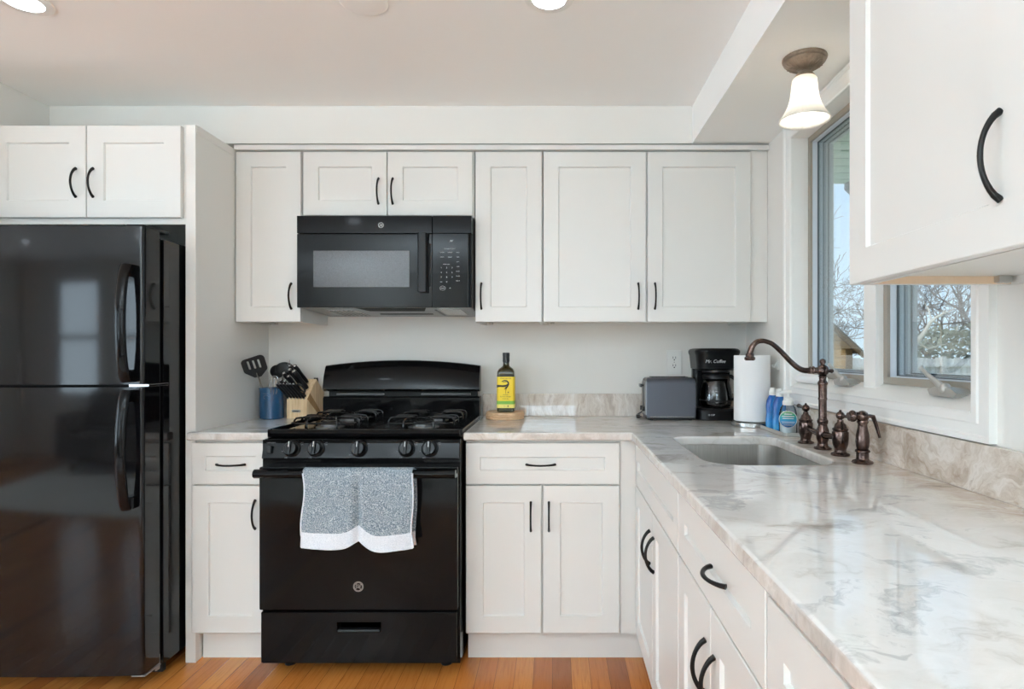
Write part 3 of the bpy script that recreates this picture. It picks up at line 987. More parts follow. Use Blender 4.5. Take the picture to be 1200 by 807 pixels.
for f in mb.bm.faces:
    if abs(f.normal.z) < .6 and f.calc_center_median().x < .43 : f.material_index = 1
mb.build('slab', ['stone_top', 'stone_edge'], t)
MB().box(-.3598, .944, 2.979, 2.999, ZW1, 1.026, bev=.0025).build('rear_upstand', 'stone_upstand', t)
MB().box(.925, .945, .12, 2.979, ZW1, 1.024, bev=.0025).build('window_upstand', 'stone_upstand_side', t)
t = thing('worktop', (-1.28, 2.7, ZW0), 'short piece of stone worktop under the knife block, left of the range', 'worktop')
outer = rounded([(-1.440, 2.354), (-1.122, 2.354), (-1.122, 2.999), (-1.4235, 2.999), (-1.4235, 2.389), (-1.440, 2.389)], [.006, .003, 0, 0, 0, 0], 3)
mb = MB(); mb.bm.free(); mb.bm = make_slab(outer, None, ZW0, ZW1, .007)
for f in mb.bm.faces:
    if abs(f.normal.z) < .6: f.material_index = 1
mb.build('slab', ['stone_top', 'stone_edge'], t)

# undermount sink
t = thing('sink', (.615, 1.954, .68), 'undermount stainless steel sink bowl set in the worktop below the window', 'sink')
mb = MB(); bm = mb.bm
def bowl_loop(g, z, r):
    L = rounded([(.43 - g, 1.668 - g), (.43 - g, 2.24 + g), (.80 + g, 2.24 + g), (.80 + g, 1.668 - g)], [r + .045, r, r, r + .045], 8)
    return [bm.verts.new((p[0], p[1], z)) for p in L]
LL = [bowl_loop(.022, .8825, .075), bowl_loop(.004, .8825, .058), bowl_loop(-.002, .72, .055), bowl_loop(-.008, .694, .05), bowl_loop(-.03, .680, .04), bowl_loop(-.14, .677, .03)]
for A, B in zip(LL, LL[1:]):
    for i in range(len(A)): bm.faces.new((A[i], A[(i + 1) % len(A)], B[(i + 1) % len(A)], B[i]))
bm.faces.new(LL[-1])
o = mb.build('bowl', 'brushed_steel', t)
md = o.modifiers.new('thickness', 'SOLIDIFY'); md.thickness = .0012; md.offset = 1
MB().lathe([(.0, .679), (.044, .679), (.046, .682), (.040, .683), (.034, .679), (.0, .6785)], (.63, 1.954, 0), 28).build('drain', 'chrome', t)

# ------------------------------------------------------------------ refrigerator
t = thing('refrigerator', (-1.855, 2.6, 0), 'black top freezer refrigerator standing at the left under the deep cabinet', 'refrigerator')
FX0, FX1 = -2.232, -1.476
b = MB().box(FX0, FX1, 2.274, 2.95, .055, 1.652, bev=.004)
b.build('cabinet_body', 'fridge_black', t)
MB().box(FX0 + .03, FX1 - .02, 2.30, 2.32, .012, .06).build('base_grille', 'dark_void', t)
MB().box(FX0 + .012, FX1 - .012, 2.252, 2.276, .08, 1.655).build('door_gasket', 'dark_void', t)
def fr_door(z0, z1, name):
    n = 20; pts = []
    for i in range(n + 1):
        s = i / n; x = FX0 + .012 + (FX1 - FX0 - .024) * s
        pts.append((x, 2.160 - .012 * (1 - (2 * s - 1) ** 2)))
    pts = [(FX0, 2.252), (FX0, 2.176), (FX0 + .003, 2.166)] + pts + [(FX1 - .003, 2.166), (FX1, 2.176), (FX1, 2.252)]
    d = MB().prism(pts, z0, z1, 'z', bev=0).build(name, 'fridge_black', t, angle=40)
    return d
d1 = fr_door(1.112, 1.678, 'freezer_door'); d2 = fr_door(.072, 1.102, 'refrigerator_door')
def fr_handle(za, zb, par, up):
    # bar bowed away from the door, rectangular section, wide feet
    n = 24; front, back = [], []
    for i in range(n + 1):
        s = i / n; z = za + (zb - za) * s
        bow = .058 * min(1, math.sin(PI * min(1, max(0, s))) * 2.4) if up is None else .058 * min(1, ((1 - s) if up else s) * 7 + .0)
        bow = min(bow, .058)
        foot = (s if up else 1 - s)
        bow = .012 + .048 * min(1.0, (1 - foot) * 9) * (1 - .0 * foot) if foot > .86 else .060 - .012 * (1 - foot)
        front.append((2.163 - bow, z)); back.append((2.163 - max(bow - .022, 0) * (1 if .04 < s < .96 else 0), z))
    poly = front + back[::-1]
    MB().prism(poly, -1.533, -1.497, 'x', bev=.003).build('handle', 'black_enamel', par)
def fr_handle2(za, zb, par, attach_high):
    mb = MB(); n = 22; pts = []
    for i in range(n + 1):
        s = i / n
        f = 1 - s if attach_high else s          # distance from the end near the door split
        v = .030 + .030 * math.sin(PI * s) ** .6
        pts.append((-1.512, 2.157 - v, za + (zb - za) * s))
    mb.tube(pts, [.019] * (n + 1), n=16, flat=.55, up=(1, 0, 0))
    for z in (za + .018, zb - .018):
        mb.box(-1.528, -1.496, 2.124, 2.165, z - .022, z + .022, bev=.006)
    mb.build('handle', 'black_enamel', par)
fr_handle2(1.125, 1.535, d1, False)
fr_handle2(.675, 1.090, d2, True)
h = MB().box(FX1 - .075, FX1 - .012, 2.18, 2.33, 1.679, 1.690, bev=.004)
h.build('hinge_cover', 'black_satin', t)
h = MB().box(FX1 - .07, FX1 + .002, 2.19, 2.30, 1.1025, 1.1115, bev=.001)
h.build('centre_hinge', 'chrome', t)
h = MB().box(FX1 - .050, FX1 + .0, 2.172, 2.26, .060, .066, bev=.002).box(FX1 - .010, FX1 - .004, 2.240, 2.262, .045, .10, bev=.002)
h.tube([(FX1 - .025, 2.20, .052), (FX1 - .025, 2.20, .072)], .008, n=14)
h.build('bottom_hinge', 'grey_metal', t)
MB().lathe([(.018, 0), (.018, .012), (.007, .016), (.007, .06)], (FX1 - .06, 2.34, 0), 16).build('foot', 'black_plastic', t)
for xx, yy in ((FX0 + .06, 2.32), (FX0 + .06, 2.9), (FX1 - .06, 2.9)):
    MB().tube([(xx, yy, 0), (xx, yy, .06)], .018, n=14).build('foot', 'black_plastic', t)
t = thing('refrigerator_magnet', (-2.03, 2.158, 1.24), 'white rectangular magnet on the freezer door at the left edge', 'magnet')
MB().box(-2.082, -1.984, 2.1495, 2.1535, 1.165, 1.306, bev=.0012).build('card', 'white_plastic', t)

# ------------------------------------------------------------------ range
t = thing('gas_range', (-.7385, 2.65, 0), 'black freestanding gas range with five knobs and a curved backguard', 'range')
GX0, GX1 = -1.1165, -.3605
GC = (GX0 + GX1) / 2
b = MB().box(GX0 + .002, GX1 - .002, 2.30, 2.955, .045, .895)
b.build('body', 'black_enamel', t)
# cooktop: rolled front edge, raised rim, sunken deck
ct = MB()
ct.prism([(2.345, .898), (2.338, .903), (2.335, .915), (2.341, .926), (2.352, .930), (2.372, .928), (2.384, .921), (2.86, .921), (2.87, .925), (2.90, .925), (2.90, .898)], GX0 + .012, GX1 - .012, 'x')
ct.box(GX0, GX0 + .016, 2.340, 2.90, .899, .930, bev=.004); ct.box(GX1 - .016, GX1, 2.340, 2.90, .899, .930, bev=.004)
ct.build('cooktop', 'black_enamel', t)
# control panel, tilted slightly back at the top
cp = MB().prism([(2.300, .820), (2.285, .826), (2.303, .893), (2.312, .897), (2.40, .897), (2.40, .820)], GX0 + .004, GX1 - .004, 'x', bev=.003)
cpo = cp.build('control_panel', 'black_enamel', t)
def panel_pt(x, z, off=0):      # point on the tilted fascia
    k = (z - .826) / (.893 - .826)
    return Vector((x, 2.285 + .018 * k - off, z))
tilt = math.atan2(.018, .067)
MB().box(GX0 + .03, GX1 - .03, 2.315, 2.34, .795, .822).build('vent_gap', 'dark_void', t)
def knob(x, z, lever):
    R = Matrix.Translation(panel_pt(x, z)) @ Matrix.Rotation(PI / 2 - tilt, 4, 'X')
    m = MB()
    m.lathe([(.031, 0), (.032, .002), (.030, .005), (.026, .007), (.0245, .022), (.022, .026), (0, .0262)], n=32, mat=R)
    g = MB(); 
    o = m.build('knob', 'black_satin', t)
    g.box(-.0065, .0065, -.025, .025, .012, .036, bev=.003, mat=R)
    g.build('grip', 'black_enamel', o)
    c = MB(); c.box(-.0012, .0012, .004, .024, .0358, .0366, mat=R)
    c.build('pointer', 'white_print', o)
KX = [-1.000, -.908, -.745, -.565, -.477]
for i, x in enumerate(KX): knob(x, .861, False)
pr = MB()
def on_panel(x, z, sh=0): return Matrix.Translation(panel_pt(x, z, .0006)) @ Matrix.Rotation(-tilt, 4, 'X') @ Matrix(((1, sh, 0, 0), (0, 0, -1, 0), (0, 1, 0, 0), (0, 0, 0, 1)))
for i, x in enumerate(KX):
    if i == 2:
        text(pr, 'OFF', .008, on_panel(x - .004, .8885)); text(pr, 'BROIL', .005, on_panel(x - .03, .838)); text(pr, '200', .005, on_panel(x + .033, .880))
    else:
        text(pr, 'OFF', .006, on_panel(x + .036, .885)); text(pr, 'LITE', .006, on_panel(x - .020, .8285)); text(pr, 'HI', .006, on_panel(x - .036, .852)); text(pr, 'LO', .006, on_panel(x + .036, .877))
text(pr, 'OVEN LIGHT', .006, on_panel(-1.082, .884))
pr.build('panel_lettering', 'grey_print', cpo)
sw = MB().box(-1.092, -1.075, 2.281, 2.292, .846, .874, bev=.002)
sw.build('rocker_switch', 'black_plastic', cpo)
# oven door
DX0, DX1 = GX0 + .006, GX1 - .006
od = MB().box(DX0, DX1, 2.262, 2.30, .262, .798, bev=.006).build('oven_door', 'black_enamel', t)
hb = MB()
hb.prism([(2.262, .762), (2.220, .764), (2.209, .771), (2.207, .782), (2.212, .793), (2.224, .797), (2.236, .793), (2.238, .778), (2.262, .776)], DX0 + .001, DX0 + .05, 'x', bev=.002)
hb.prism([(2.262, .762), (2.220, .764), (2.209, .771), (2.207, .782), (2.212, .793), (2.224, .797), (2.236, .793), (2.238, .778), (2.262, .776)], DX1 - .05, DX1 - .001, 'x', bev=.002)
hb.prism([(2.232, .764), (2.216, .765), (2.208, .772), (2.207, .782), (2.212, .792), (2.224, .796), (2.234, .790), (2.236, .774)], DX0 + .045, DX1 - .045, 'x', bev=.002)
hb.build('handle', 'black_enamel', od)
def monogram(cx, y, cz, r, par):
    m = MB()
    m.tube([(cx + r * math.cos(a), y, cz + r * math.sin(a)) for a in [2 * PI * i / 36 for i in range(36)]], r * .07, n=6, closed=True)
    m.tube([(cx + r * .82 * math.cos(a), y, cz + r * .82 * math.sin(a)) for a in [2 * PI * i / 36 for i in range(36)]], r * .045, n=6, closed=True)
    text(m, 'G', r * .95, facing_front(cx - r * .22, y, cz + .05 * r, .25)); text(m, 'E', r * .85, facing_front(cx + r * .28, y, cz - .1 * r, .25))
    for a in (.3, 1.9, 3.4, 5.0):
        m.tube([(cx + r * .78 * math.cos(a + q * .5), y, cz + r * .78 * math.sin(a + q * .5)) if q < 1 else (cx + r * .5 * math.cos(a + .5), y, cz + r * .5 * math.sin(a + .5)) for q in (0, .4, .8, 1)], r * .05, n=6)
    m.build('monogram', 'badge_silver', par)
monogram(-.738, 2.2612, .351, .018, od)
dr = MB()
dr.box(DX0 + .004, GC - .082, 2.268, 2.31, .062, .252, bev=.004); dr.box(GC + .082, DX1 - .004, 2.268, 2.31, .062, .252, bev=.004)
dr.box(GC - .084, GC + .084, 2.268, 2.31, .062, .180, bev=.004); dr.box(GC - .084, GC + .084, 2.268, 2.31, .214, .252, bev=.004)
dro = dr.build('storage_drawer', 'black_enamel', t)
g = MB().box(GC - .078, GC + .078, 2.300, 2.312, .18, .215)
g.prism([(2.267, .178), (2.264, .182), (2.266, .187), (2.285, .189), (2.285, .178)], GC - .078, GC + .078, 'x')
g.build('finger_recess', 'black_satin', dro)
for x in (GX0 + .07, GX1 - .07):
    for y in (2.39, 2.9):
        MB().lathe([(.022, 0), (.022, .008), (.010, .012), (.010, .05)], (x, y, 0), 16).build('foot', 'black_plastic', t)
# backguard
bg = MB()
n = 24; top = []
for i in range(n + 1):
    s = i / n; x = GX0 + .004 + (GX1 - GX0 - .008) * s
    top.append((x, 1.166 + .026 * (1 - (2 * s - 1) ** 2)))
bm = bg.bm
low = 1.042
def row(zf, y):
    return [bm.verts.new((x, y, zf(zz))) for x, zz in top]
rows = [row(lambda z: low, 2.905), row(lambda z: low + .012, 2.884), row(lambda z: low + (z - low) * .55, 2.896), row(lambda z: z - .012, 2.918), row(lambda z: z - .003, 2.925), row(lambda z: z, 2.936), row(lambda z: z - .004, 2.958), row(lambda z: low, 2.958)]
for A, B in zip(rows, rows[1:] + rows[:1]):
    for i in range(n): bm.faces.new((A[i], A[i + 1], B[i + 1], B[i]))
bm.faces.new([r[0] for r in rows]); bm.faces.new([r[-1] for r in rows][::-1])
bg.build('backguard', 'black_enamel', t, angle=45)
lo = MB().prism([(2.90, .921), (2.892, .925), (2.892, 1.012), (2.90, 1.018), (2.955, 1.018), (2.955, .921)], GX0 + .003, GX1 - .003, 'x', bev=.002)
lo.build('backguard_base', 'black_enamel', t)
vt = MB().box(GX0 + .02, GX1 - .02, 2.925, 2.955, 1.017, 1.045)
vt.build('oven_vent', 'dark_void', t)
for a, b_ in ((GX0 + .06, GC - .09), (GC + .09, GX1 - .05)): MB().box(a, b_, 2.912, 2.93, 1.023, 1.032, bev=.002).build('vent_louvre', 'vent_grey', t)
# burners and grates
BXS = (GX0 + .185, GX1 - .185); BYS = (2.50, 2.76)
for i, x in enumerate(BXS):
    for j, y in enumerate(BYS):
        r = .042 if (i + j) % 2 else .036
        o = MB().lathe([(r + .022, .9205), (r + .02, .923), (r + .008, .9245), (r, .926), (r, .938), (r - .004, .940), (0, .940)], (x, y, 0), 32).build('burner', 'burner_metal', t)
        MB().lathe([(r - .003, .940), (r + .001, .942), (r + .001, .946), (r - .006, .949), (0, .950)], (x, y, 0), 32).build('burner_cap', 'cast_iron', o)
def rod(mb, pts, r=.0042): mb.tube(pts, r, n=8)
def grate(cx):
    g = MB()
    x0, x1, y0, y1, zt, zb = cx - .128, cx + .128, 2.408, 2.852, .962, .923
    # perimeter hoop of each burner half, with feet that curve down at the corners
    for ya, yb in ((y0, (y0 + y1) / 2 - .006), ((y0 + y1) / 2 + .006, y1)):
        loop = rounded([(x0, ya), (x1, ya), (x1, yb), (x0, yb)], .028, 5)
        g.tube([(p[0], p[1], .944) for p in loop], .0042, n=8, closed=True)
        cy = (ya + yb) / 2
        for sx in (-1, 1):
            for sy in (-1, 1):
                # bent finger: rises from the deck, crosses over the hoop, runs in to the burner
                fx, fy = cx + sx * .128, cy + sy * .055
                rod(g, [(fx + sx * .004, fy, zb), (fx + sx * .004, fy, .950), (fx - sx * .004, fy, .960), (fx - sx * .02, fy, zt), (cx + sx * .045, cy + sy * .040, zt), (cx + sx * .032, cy + sy * .030, zt - .004)])
        for sy, yy in ((-1, ya), (1, yb)):
            for sx in (-1, 1):
                rod(g, [(cx + sx * .06, yy, zb), (cx + sx * .06, yy, .948), (cx + sx * .057, yy - sy * .006, .958), (cx + sx * .05, yy - sy * .018, zt), (cx + sx * .028, cy + sy * .050, zt)])
        rod(g, [(x0, cy, .944), (x0 + .01, cy, .958), (x0 + .03, cy, zt), (cx - .04, cy, zt)]); rod(g, [(x1, cy, .944), (x1 - .01, cy, .958), (x1 - .03, cy, zt), (cx + .04, cy, zt)])
    rod(g, [(cx, (y0 + y1) / 2 - .006, .944), (cx, (y0 + y1) / 2 + .006, .944)])
    g.build('burner_grate', 'cast_iron', t)
for x in BXS: grate(x)

# dish towel over the oven handle
tw = thing('dish_towel', (-.74, 2.21, .79), 'blue grey terry towel with a white hem folded over the oven handle', 'towel')
def towel():
    mb = MB(); bm = mb.bm
    NU, NV = 72, 60
    X0, X1 = -.9215, -.5175
    def hem(u):
        # lower edge rises to a notch at the fold in the middle
        c = math.exp(-((u - .515) / .085) ** 2)
        return .518 - .004 * u + .026 * c - .008 * math.exp(-((u - .70) / .13) ** 2) + .004 * math.exp(-((u - 1) / .05) ** 2) + .003 * math.exp(-((u) / .06) ** 2)
    def pt(u, v, back=False):
        # v 0 at the handle, 1 at the hem
        zt = .7985; zb = hem(u) if not back else hem(u) - .008 - .004 * math.sin(u * 9)
        over = .045
        L = zt - zb
        sb = 1 - (.053 + .006 * math.cos((u - .5) * 6) * 0) / L
        s = v if back else (v / .8 * sb if v < .8 else sb + (v - .8) / .2 * (1 - sb))
        z = zt - L * s
        crease = math.exp(-((u - .5) / .03) ** 2) * min(1, s * 1.8)
        belly = .011 * math.sin(PI * min(1, abs(u - .5) * 2)) * s
        y = 2.200 - .004 - belly - .010 * s * 0.4 + .017 * crease + .0018 * math.sin(u * 23 + v * 5) * s
        y -= .006 * (1 - math.exp(-s * 9)) - .006
        x = X0 + (X1 - X0) * u
        side = (abs(u - .5) * 2) ** 6
        x += (.006 * math.sin(v * 7 + (0 if u < .5 else 2)) * side) * (1 if u < .5 else -.8) * (1 if v < .85 else .2)
        x += (.5 - u) * .012 * math.sin(PI * s) 
        return x, y, z
    rows = []
    # back layer (between the handle and the door), then over the bar, then the front layer
    for k in range(12):
        s = 1 - k / 11
        rows.append([(pt(u, .86 * s + .02)[0] + .004, 2.2455 + .002 * math.sin(u * 14), .7985 - (.7985 - (hem(u) - .006)) * s * .98 - .006) for u in [i / NU for i in range(NU + 1)]])
    for a in (150, 120, 90, 60, 30):
        ar = math.radians(a)
        rows.append([(pt(u, 0)[0], 2.2215 - .022 * -math.cos(math.radians(180 - a)) * -1 if False else 2.2225 - .0225 * math.cos(ar), .7845 + .018 * math.sin(ar)) for u in [i / NU for i in range(NU + 1)]])
    rows = rows[:12] + rows[12:][::-1] if False else rows
    # order: the arc must run from back (y large) to front
    arc = rows[12:]
    rows = rows[:12] + sorted(arc, key=lambda r: -r[0][1])
    for k in range(NV + 1):
        v = k / NV
        rows.append([(lambda p: (p[0], p[1], min(p[2], .7985)))(pt(u, .04 + .96 * v)) for u in [i / NU for i in range(NU + 1)]])
    grid = [[bm.verts.new(p) for p in r] for r in rows]
    nrows = len(grid)
    for i in range(nrows - 1):
        for j in range(NU):
            f = bm.faces.new((grid[i][j], grid[i][j + 1], grid[i + 1][j + 1], grid[i + 1][j]))
            u = (j + .5) / NU
            zc = (grid[i][j].co.z + grid[i + 1][j].co.z) / 2
            h = hem(u)
            band = (i >= nrows - NV - 1 and .04 + .96 * (i - (nrows - NV - 1) + .5) / NV >= .8) or (i < 11 and zc < h + .05)
            f.material_index = 1 if band else 0
    o = mb.build('cloth', ['terry', 'towel_band'], tw, angle=80)
    md = o.modifiers.new('thickness', 'SOLIDIFY'); md.thickness = .0045; md.offset = 0
    # stitched white selvedge around the front layer
    e = MB()
    k0 = nrows - NV - 1
    left = [tuple(Vector(r[0]) + Vector((-.001, -.001, 0))) for r in rows[k0:]]
    right = [tuple(Vector(r[-1]) + Vector((.001, -.001, 0))) for r in rows[k0:]]
    bottom = [tuple(Vector(p) + Vector((0, -.001, 0))) for p in rows[-1]]
    for L in (left, right, bottom): e.tube(L, .0032, n=8)
    e.build('selvedge', 'towel_band', tw)
towel()

# ------------------------------------------------------------------ microwave
t = thing('microwave', (-.74, 2.8, 1.405), 'black over-the-range microwave oven hung beneath the short wall cabinet', 'microwave')
MX0, MX1 = -1.1185, -.363
MB().box(MX0 + .004, MX1, 2.655, 2.995, 1.424, 1.822, bev=.003).build('casing', 'black_satin', t)
top = MB().box(MX0, -.534, 2.612, 2.652, 1.743, 1.819, bev=.002).box(-.532, MX1, 2.612, 2.652, 1.743, 1.819, bev=.002)
top.build('vent_strip', 'black_enamel', t)
dd = MB().box(MX0, -.5335, 2.612, 2.652, 1.422, 1.741, bev=.003).build('door', 'black_enamel', t)
MB().box(-1.047, -.632, 2.6105, 2.6135, 1.510, 1.668, bev=.0012).build('window', 'screened_glass', dd)
hd = MB()
hd.prism([(-.590, 2.612), (-.590, 2.584), (-.584, 2.578), (-.556, 2.580), (-.551, 2.586), (-.551, 2.612)], 1.487, 1.741, 'z', bev=.002)
hd.build('handle', 'black_satin', dd)
MB().box(-.550, -.539, 2.6095, 2.613, 1.512, 1.698, bev=.001).build('grip_recess', 'dark_void', dd)
# control side with rounded outer corner
pts = [(-.5315, 2.652), (-.5315, 2.612)] + [(MX1 - .018 + .018 * math.sin(a), 2.630 - .018 * math.cos(a)) for a in [i * PI / 2 / 8 for i in range(9)]] + [(MX1, 2.652)]
cp = MB().prism(pts, 1.422, 1.741, 'z').build('control_panel', 'black_enamel', t)
kp = MB(); bl = MB()
ff = lambda x, z: facing_front(x, 2.6114, z)
for r, line in enumerate(['1 2 3', '4 5 6', '7 8 9', '  0  ']):
    for c_, ch in enumerate(line.split(' ') if r < 3 else ['OFF', '0', '']):
        if ch: text(kp, ch, .009 if len(ch) == 1 else .0055, ff(-.494 + .0235 * c_, 1.594 - r * .0205))
words = [['POPCORN', 'BEVERAGE', 'REHEAT'], ['POTATO', 'DEFROST', 'COOK']]
for r in range(2):
    for c_ in range(3): text(kp, words[r][c_], .0042, ff(-.490 + .034 * c_, 1.660 - .020 * r))
text(kp, 'CONVENIENCE COOKING', .0042, ff(-.457, 1.676)); text(kp, 'EXPRESS COOK', .0042, ff(-.472, 1.609))
for r, wd in enumerate(['VENT', 'LIGHT', 'TIMER', 'CLOCK', 'POWER', 'ADD 30']): text(kp, wd, .0045, ff(-.422, 1.640 - .0205 * r + .0))
text(kp, 'START', .0055, ff(-.488, 1.506)); text(kp, 'SET', .0045, ff(-.455, 1.506))
kp.tube([(-.488 + .012 * math.cos(a), 2.6114, 1.506 + .009 * math.sin(a)) for a in [2 * PI * i / 24 for i in range(24)]], .0005, n=5, closed=True)
kp.build('keypad_lettering', 'white_print', cp)
k2 = MB(); text(k2, 'PF', .014, facing_front(-.450, 2.6112, 1.708, .3)); k2.build('clock_digits', 'white_print', cp)
monogram(-.7545, 2.6112, 1.778, .0115, top and cp)
# grey underside with grease filter, lamp lens and dark scoop
us = MB().prism([(2.63, 1.423), (2.99, 1.406), (2.99, 1.426), (2.63, 1.426)], MX0 + .006, MX1 - .004, 'x')
uo = us.build('underside', 'grey_metal', t)
def usp(x, y, dz=0): return (x, y, 1.423 - (y - 2.63) / .36 * .017 - dz)
def patch(mb, pts, dz, th=.004):
    A = [mb.bm.verts.new(usp(x, y, dz)) for x, y in pts]; B = [mb.bm.verts.new(usp(x, y, -th)) for x, y in pts]
    mb.bm.faces.new(A); mb.bm.faces.new(B[::-1])
    for i in range(len(A)): mb.bm.faces.new((A[i], A[(i + 1) % len(A)], B[(i + 1) % len(A)], B[i]))
p = MB(); patch(p, [(-.875, 2.632), (-.565, 2.632), (-.595, 2.75), (-.845, 2.75)], .0015); p.build('intake_scoop', 'dark_void', uo)
p = MB()
patch(p, [(-1.03, 2.72), (-.90, 2.72), (-.90, 2.94), (-1.03, 2.94)], .002); patch(p, [(-.52, 2.68), (-.42, 2.68), (-.42, 2.90), (-.52, 2.90)], .002)
p.build('grease_filter', 'steel', uo)
p = MB()
for k in range(6):
    patch(p, [(-1.02 + .02 * k, 2.73), (-1.013 + .02 * k, 2.73), (-1.013 + .02 * k, 2.93), (-1.02 + .02 * k, 2.93)], .003)
patch(p, [(-.54, 2.70), (-.53, 2.70), (-.53, 2.92), (-.54, 2.92)], .003); patch(p, [(-.83, 2.86), (-.58, 2.86), (-.58, 2.88), (-.83, 2.88)], .003)
p.build('filter_slot', 'black_satin', uo)

# ------------------------------------------------------------------ things on the short worktop
ZT = .9151
t = thing('utensil_crock', (-1.349, 2.872, ZT), 'glossy blue ceramic utensil crock standing left of the knife block', 'crock')
MB().lathe([(.0, 0), (.050, 0), (.0545, .004), (.055, .012), (.055, .138), (.0565, .142), (.0565, .146), (.0535, .147), (.051, .144), (.051, .010), (.0, .008)], n=48).build('pot', 'crock_blue', t, local=True)
m = MB()
m.tube([(.0 + .012 * math.cos(a), -.0558, .105 + .009 * math.sin(a)) for a in [i * .5 for i in range(10)]], .0006, n=6)
m.tube([(-.016, -.0525, .122), (-.004, -.0555, .121), (.010, -.0555, .122)], .0006, n=6)
m.build('embossed_mark', 'grey_print', t, local=True)
cx, cy = -1.349, 2.872
def utensil(name, lab, cat, base, tipdir, build):
    r = thing(name, base, lab, cat)
    build(r)
    return r
# slotted turner
def f(r):
    a, b = Vector((cx - .022, cy + .036, ZT + .016)), Vector((cx - .026, cy - .092, ZT + .222))
    d = (b - a).normalized()
    MB().tube([a, a + d * .12, b - d * .0], [.0045, .0045, .004], n=10).build('handle', 'steel', r)
    right = Vector((.80, .55, -.25)); right = (right - d * right.dot(d)).normalized(); nrm = right.cross(d)
    X = Matrix((( right.x, d.x, nrm.x, b.x), (right.y, d.y, nrm.y, b.y), (right.z, d.z, nrm.z, b.z), (0, 0, 0, 1)))
    h = MB()
    outline = rounded([(-.014, -.025), (.014, -.025), (.050, .010), (.050, .088), (-.050, .074), (-.050, .010)], [.006, .006, .02, .018, .018, .02], 5)
    slots = [rounded([(x - .0045, .020), (x + .0045, .020), (x + .0045, .066), (x - .0045, .066)], .004, 3) for x in (-.022, 0, .022)]
    bm = bmesh.new(); st = []
    for z in (-.0018, .0018):
        ed = []; cur = []
        for L in [outline] + slots:
            vs = [bm.verts.new((p[0], p[1], z)) for p in L]; cur.append(vs)
            ed += [bm.edges.new((vs[i], vs[(i + 1) % len(vs)])) for i in range(len(vs))]
        bmesh.ops.triangle_fill(bm, edges=ed, use_beauty=True); st.append(cur)
    for A, B in zip(*st):
        for i in range(len(A)): bm.faces.new((A[i], A[(i + 1) % len(A)], B[(i + 1) % len(A)], B[i]))
    h.add(bm, X)
    h.build('turner_blade', 'black_nylon', r, angle=30)
utensil('slotted_turner', 'black slotted turner with a steel handle leaning left out of the blue crock', 'turner', (cx, cy, ZT), None, f)
def f(r):
    a, b = Vector((cx + .004, cy + .022, ZT + .016)), Vector((cx + .002, cy + .066, ZT + .200))
    MB().tube([a, b], .0045, n=10).build('handle', 'steel', r)
    h = MB(); h.sphere((b.x - .004, b.y - .0, b.z + .022), .038, 20, 14, (1, .35, .85)); h.build('ladle_bowl', 'black_nylon', r)
utensil('ladle', 'black ladle at the back of the blue crock behind the slotted turner', 'ladle', (cx, cy, ZT), None, f)
def f(r):
    a, b = Vector((cx + .018, cy + .000, ZT + .016)), Vector((cx + .046, cy + .020, ZT + .205))
    MB().tube([a, b], .0045, n=10).build('handle', 'steel', r)
    h = MB(); h.sphere((b.x + .010, b.y - .01, b.z + .030), .046, 20, 14, (1, .3, .72)); h.build('spoon_bowl', 'black_nylon', r)
utensil('serving_spoon', 'large black serving spoon rising from the crock beside the knife handles', 'spoon', (cx, cy, ZT), None, f)
def f(r):
    d = Vector((.10, -.05, 1)).normalized(); a = Vector((cx + .012, cy - .026, ZT + .016))
    MB().tube([a, a + d * .09], .006, n=10).build('handle', 'steel', r)
    w = MB(); sx = d.orthogonal().normalized()
    for k in range(5):
        s = Matrix.Rotation(k * PI / 5, 3, d) @ sx
        w.tube([a + d * (.09 + .10 * (.5 - .5 * math.cos(q)) ) + s * .024 * math.sin(q) * (1 if q < PI else 1) for q in [2 * PI * i / 24 for i in range(24)]], .0009, n=5, closed=True)
    w.build('wire_loops', 'chrome', r)
utensil('whisk', 'small steel wire whisk poking out of the front of the blue crock', 'whisk', (cx, cy, ZT), None, f)

# knife block
KB = thing('knife_block', (-1.172, 2.845, ZT), 'light maple knife block filled with black knives, beside the blue crock', 'knife block', None, math.radians(-16))
# local frame: x from right to left is negative, y towards the wall, origin at the front right foot
Wb = .112
prof = [(0, 0), (0, .092), (.072, .186), (.128, .118), (.128, 0)]
MB().prism(prof, -Wb, 0, 'x', bev=.002).build('block', 'maple', KB, local=True)
MB().prism([(.004, .094), (.024, .120), (.118, .006), (.100, .001)], -.0005, .0008, 'x').build('side_stripe', 'walnut_stripe', KB, local=True)
bd = MB().prism(rounded([(-.082, .030), (-.034, .030), (-.034, .043), (-.082, .043)], .0062, 5), -.0016, 0, 'y')
bd.build('badge', 'badge_silver', KB, local=True)
bd = MB(); text(bd, 'Cuisinart', .008, facing_front(-.058, -.0020, .0365)); bd.build('badge_lettering', 'label_ink', KB, local=True)
RZ = Matrix.Translation(KB.location) @ Matrix.Rotation(math.radians(-16), 4, 'Z')
slope = Vector((0, .072, .094)).normalized()         # up the sloping face
kd = Vector((0, -.66, .75)).normalized()              # handles lean out over the front
kd = (kd + Vector((-.10, 0, 0))).normalized()
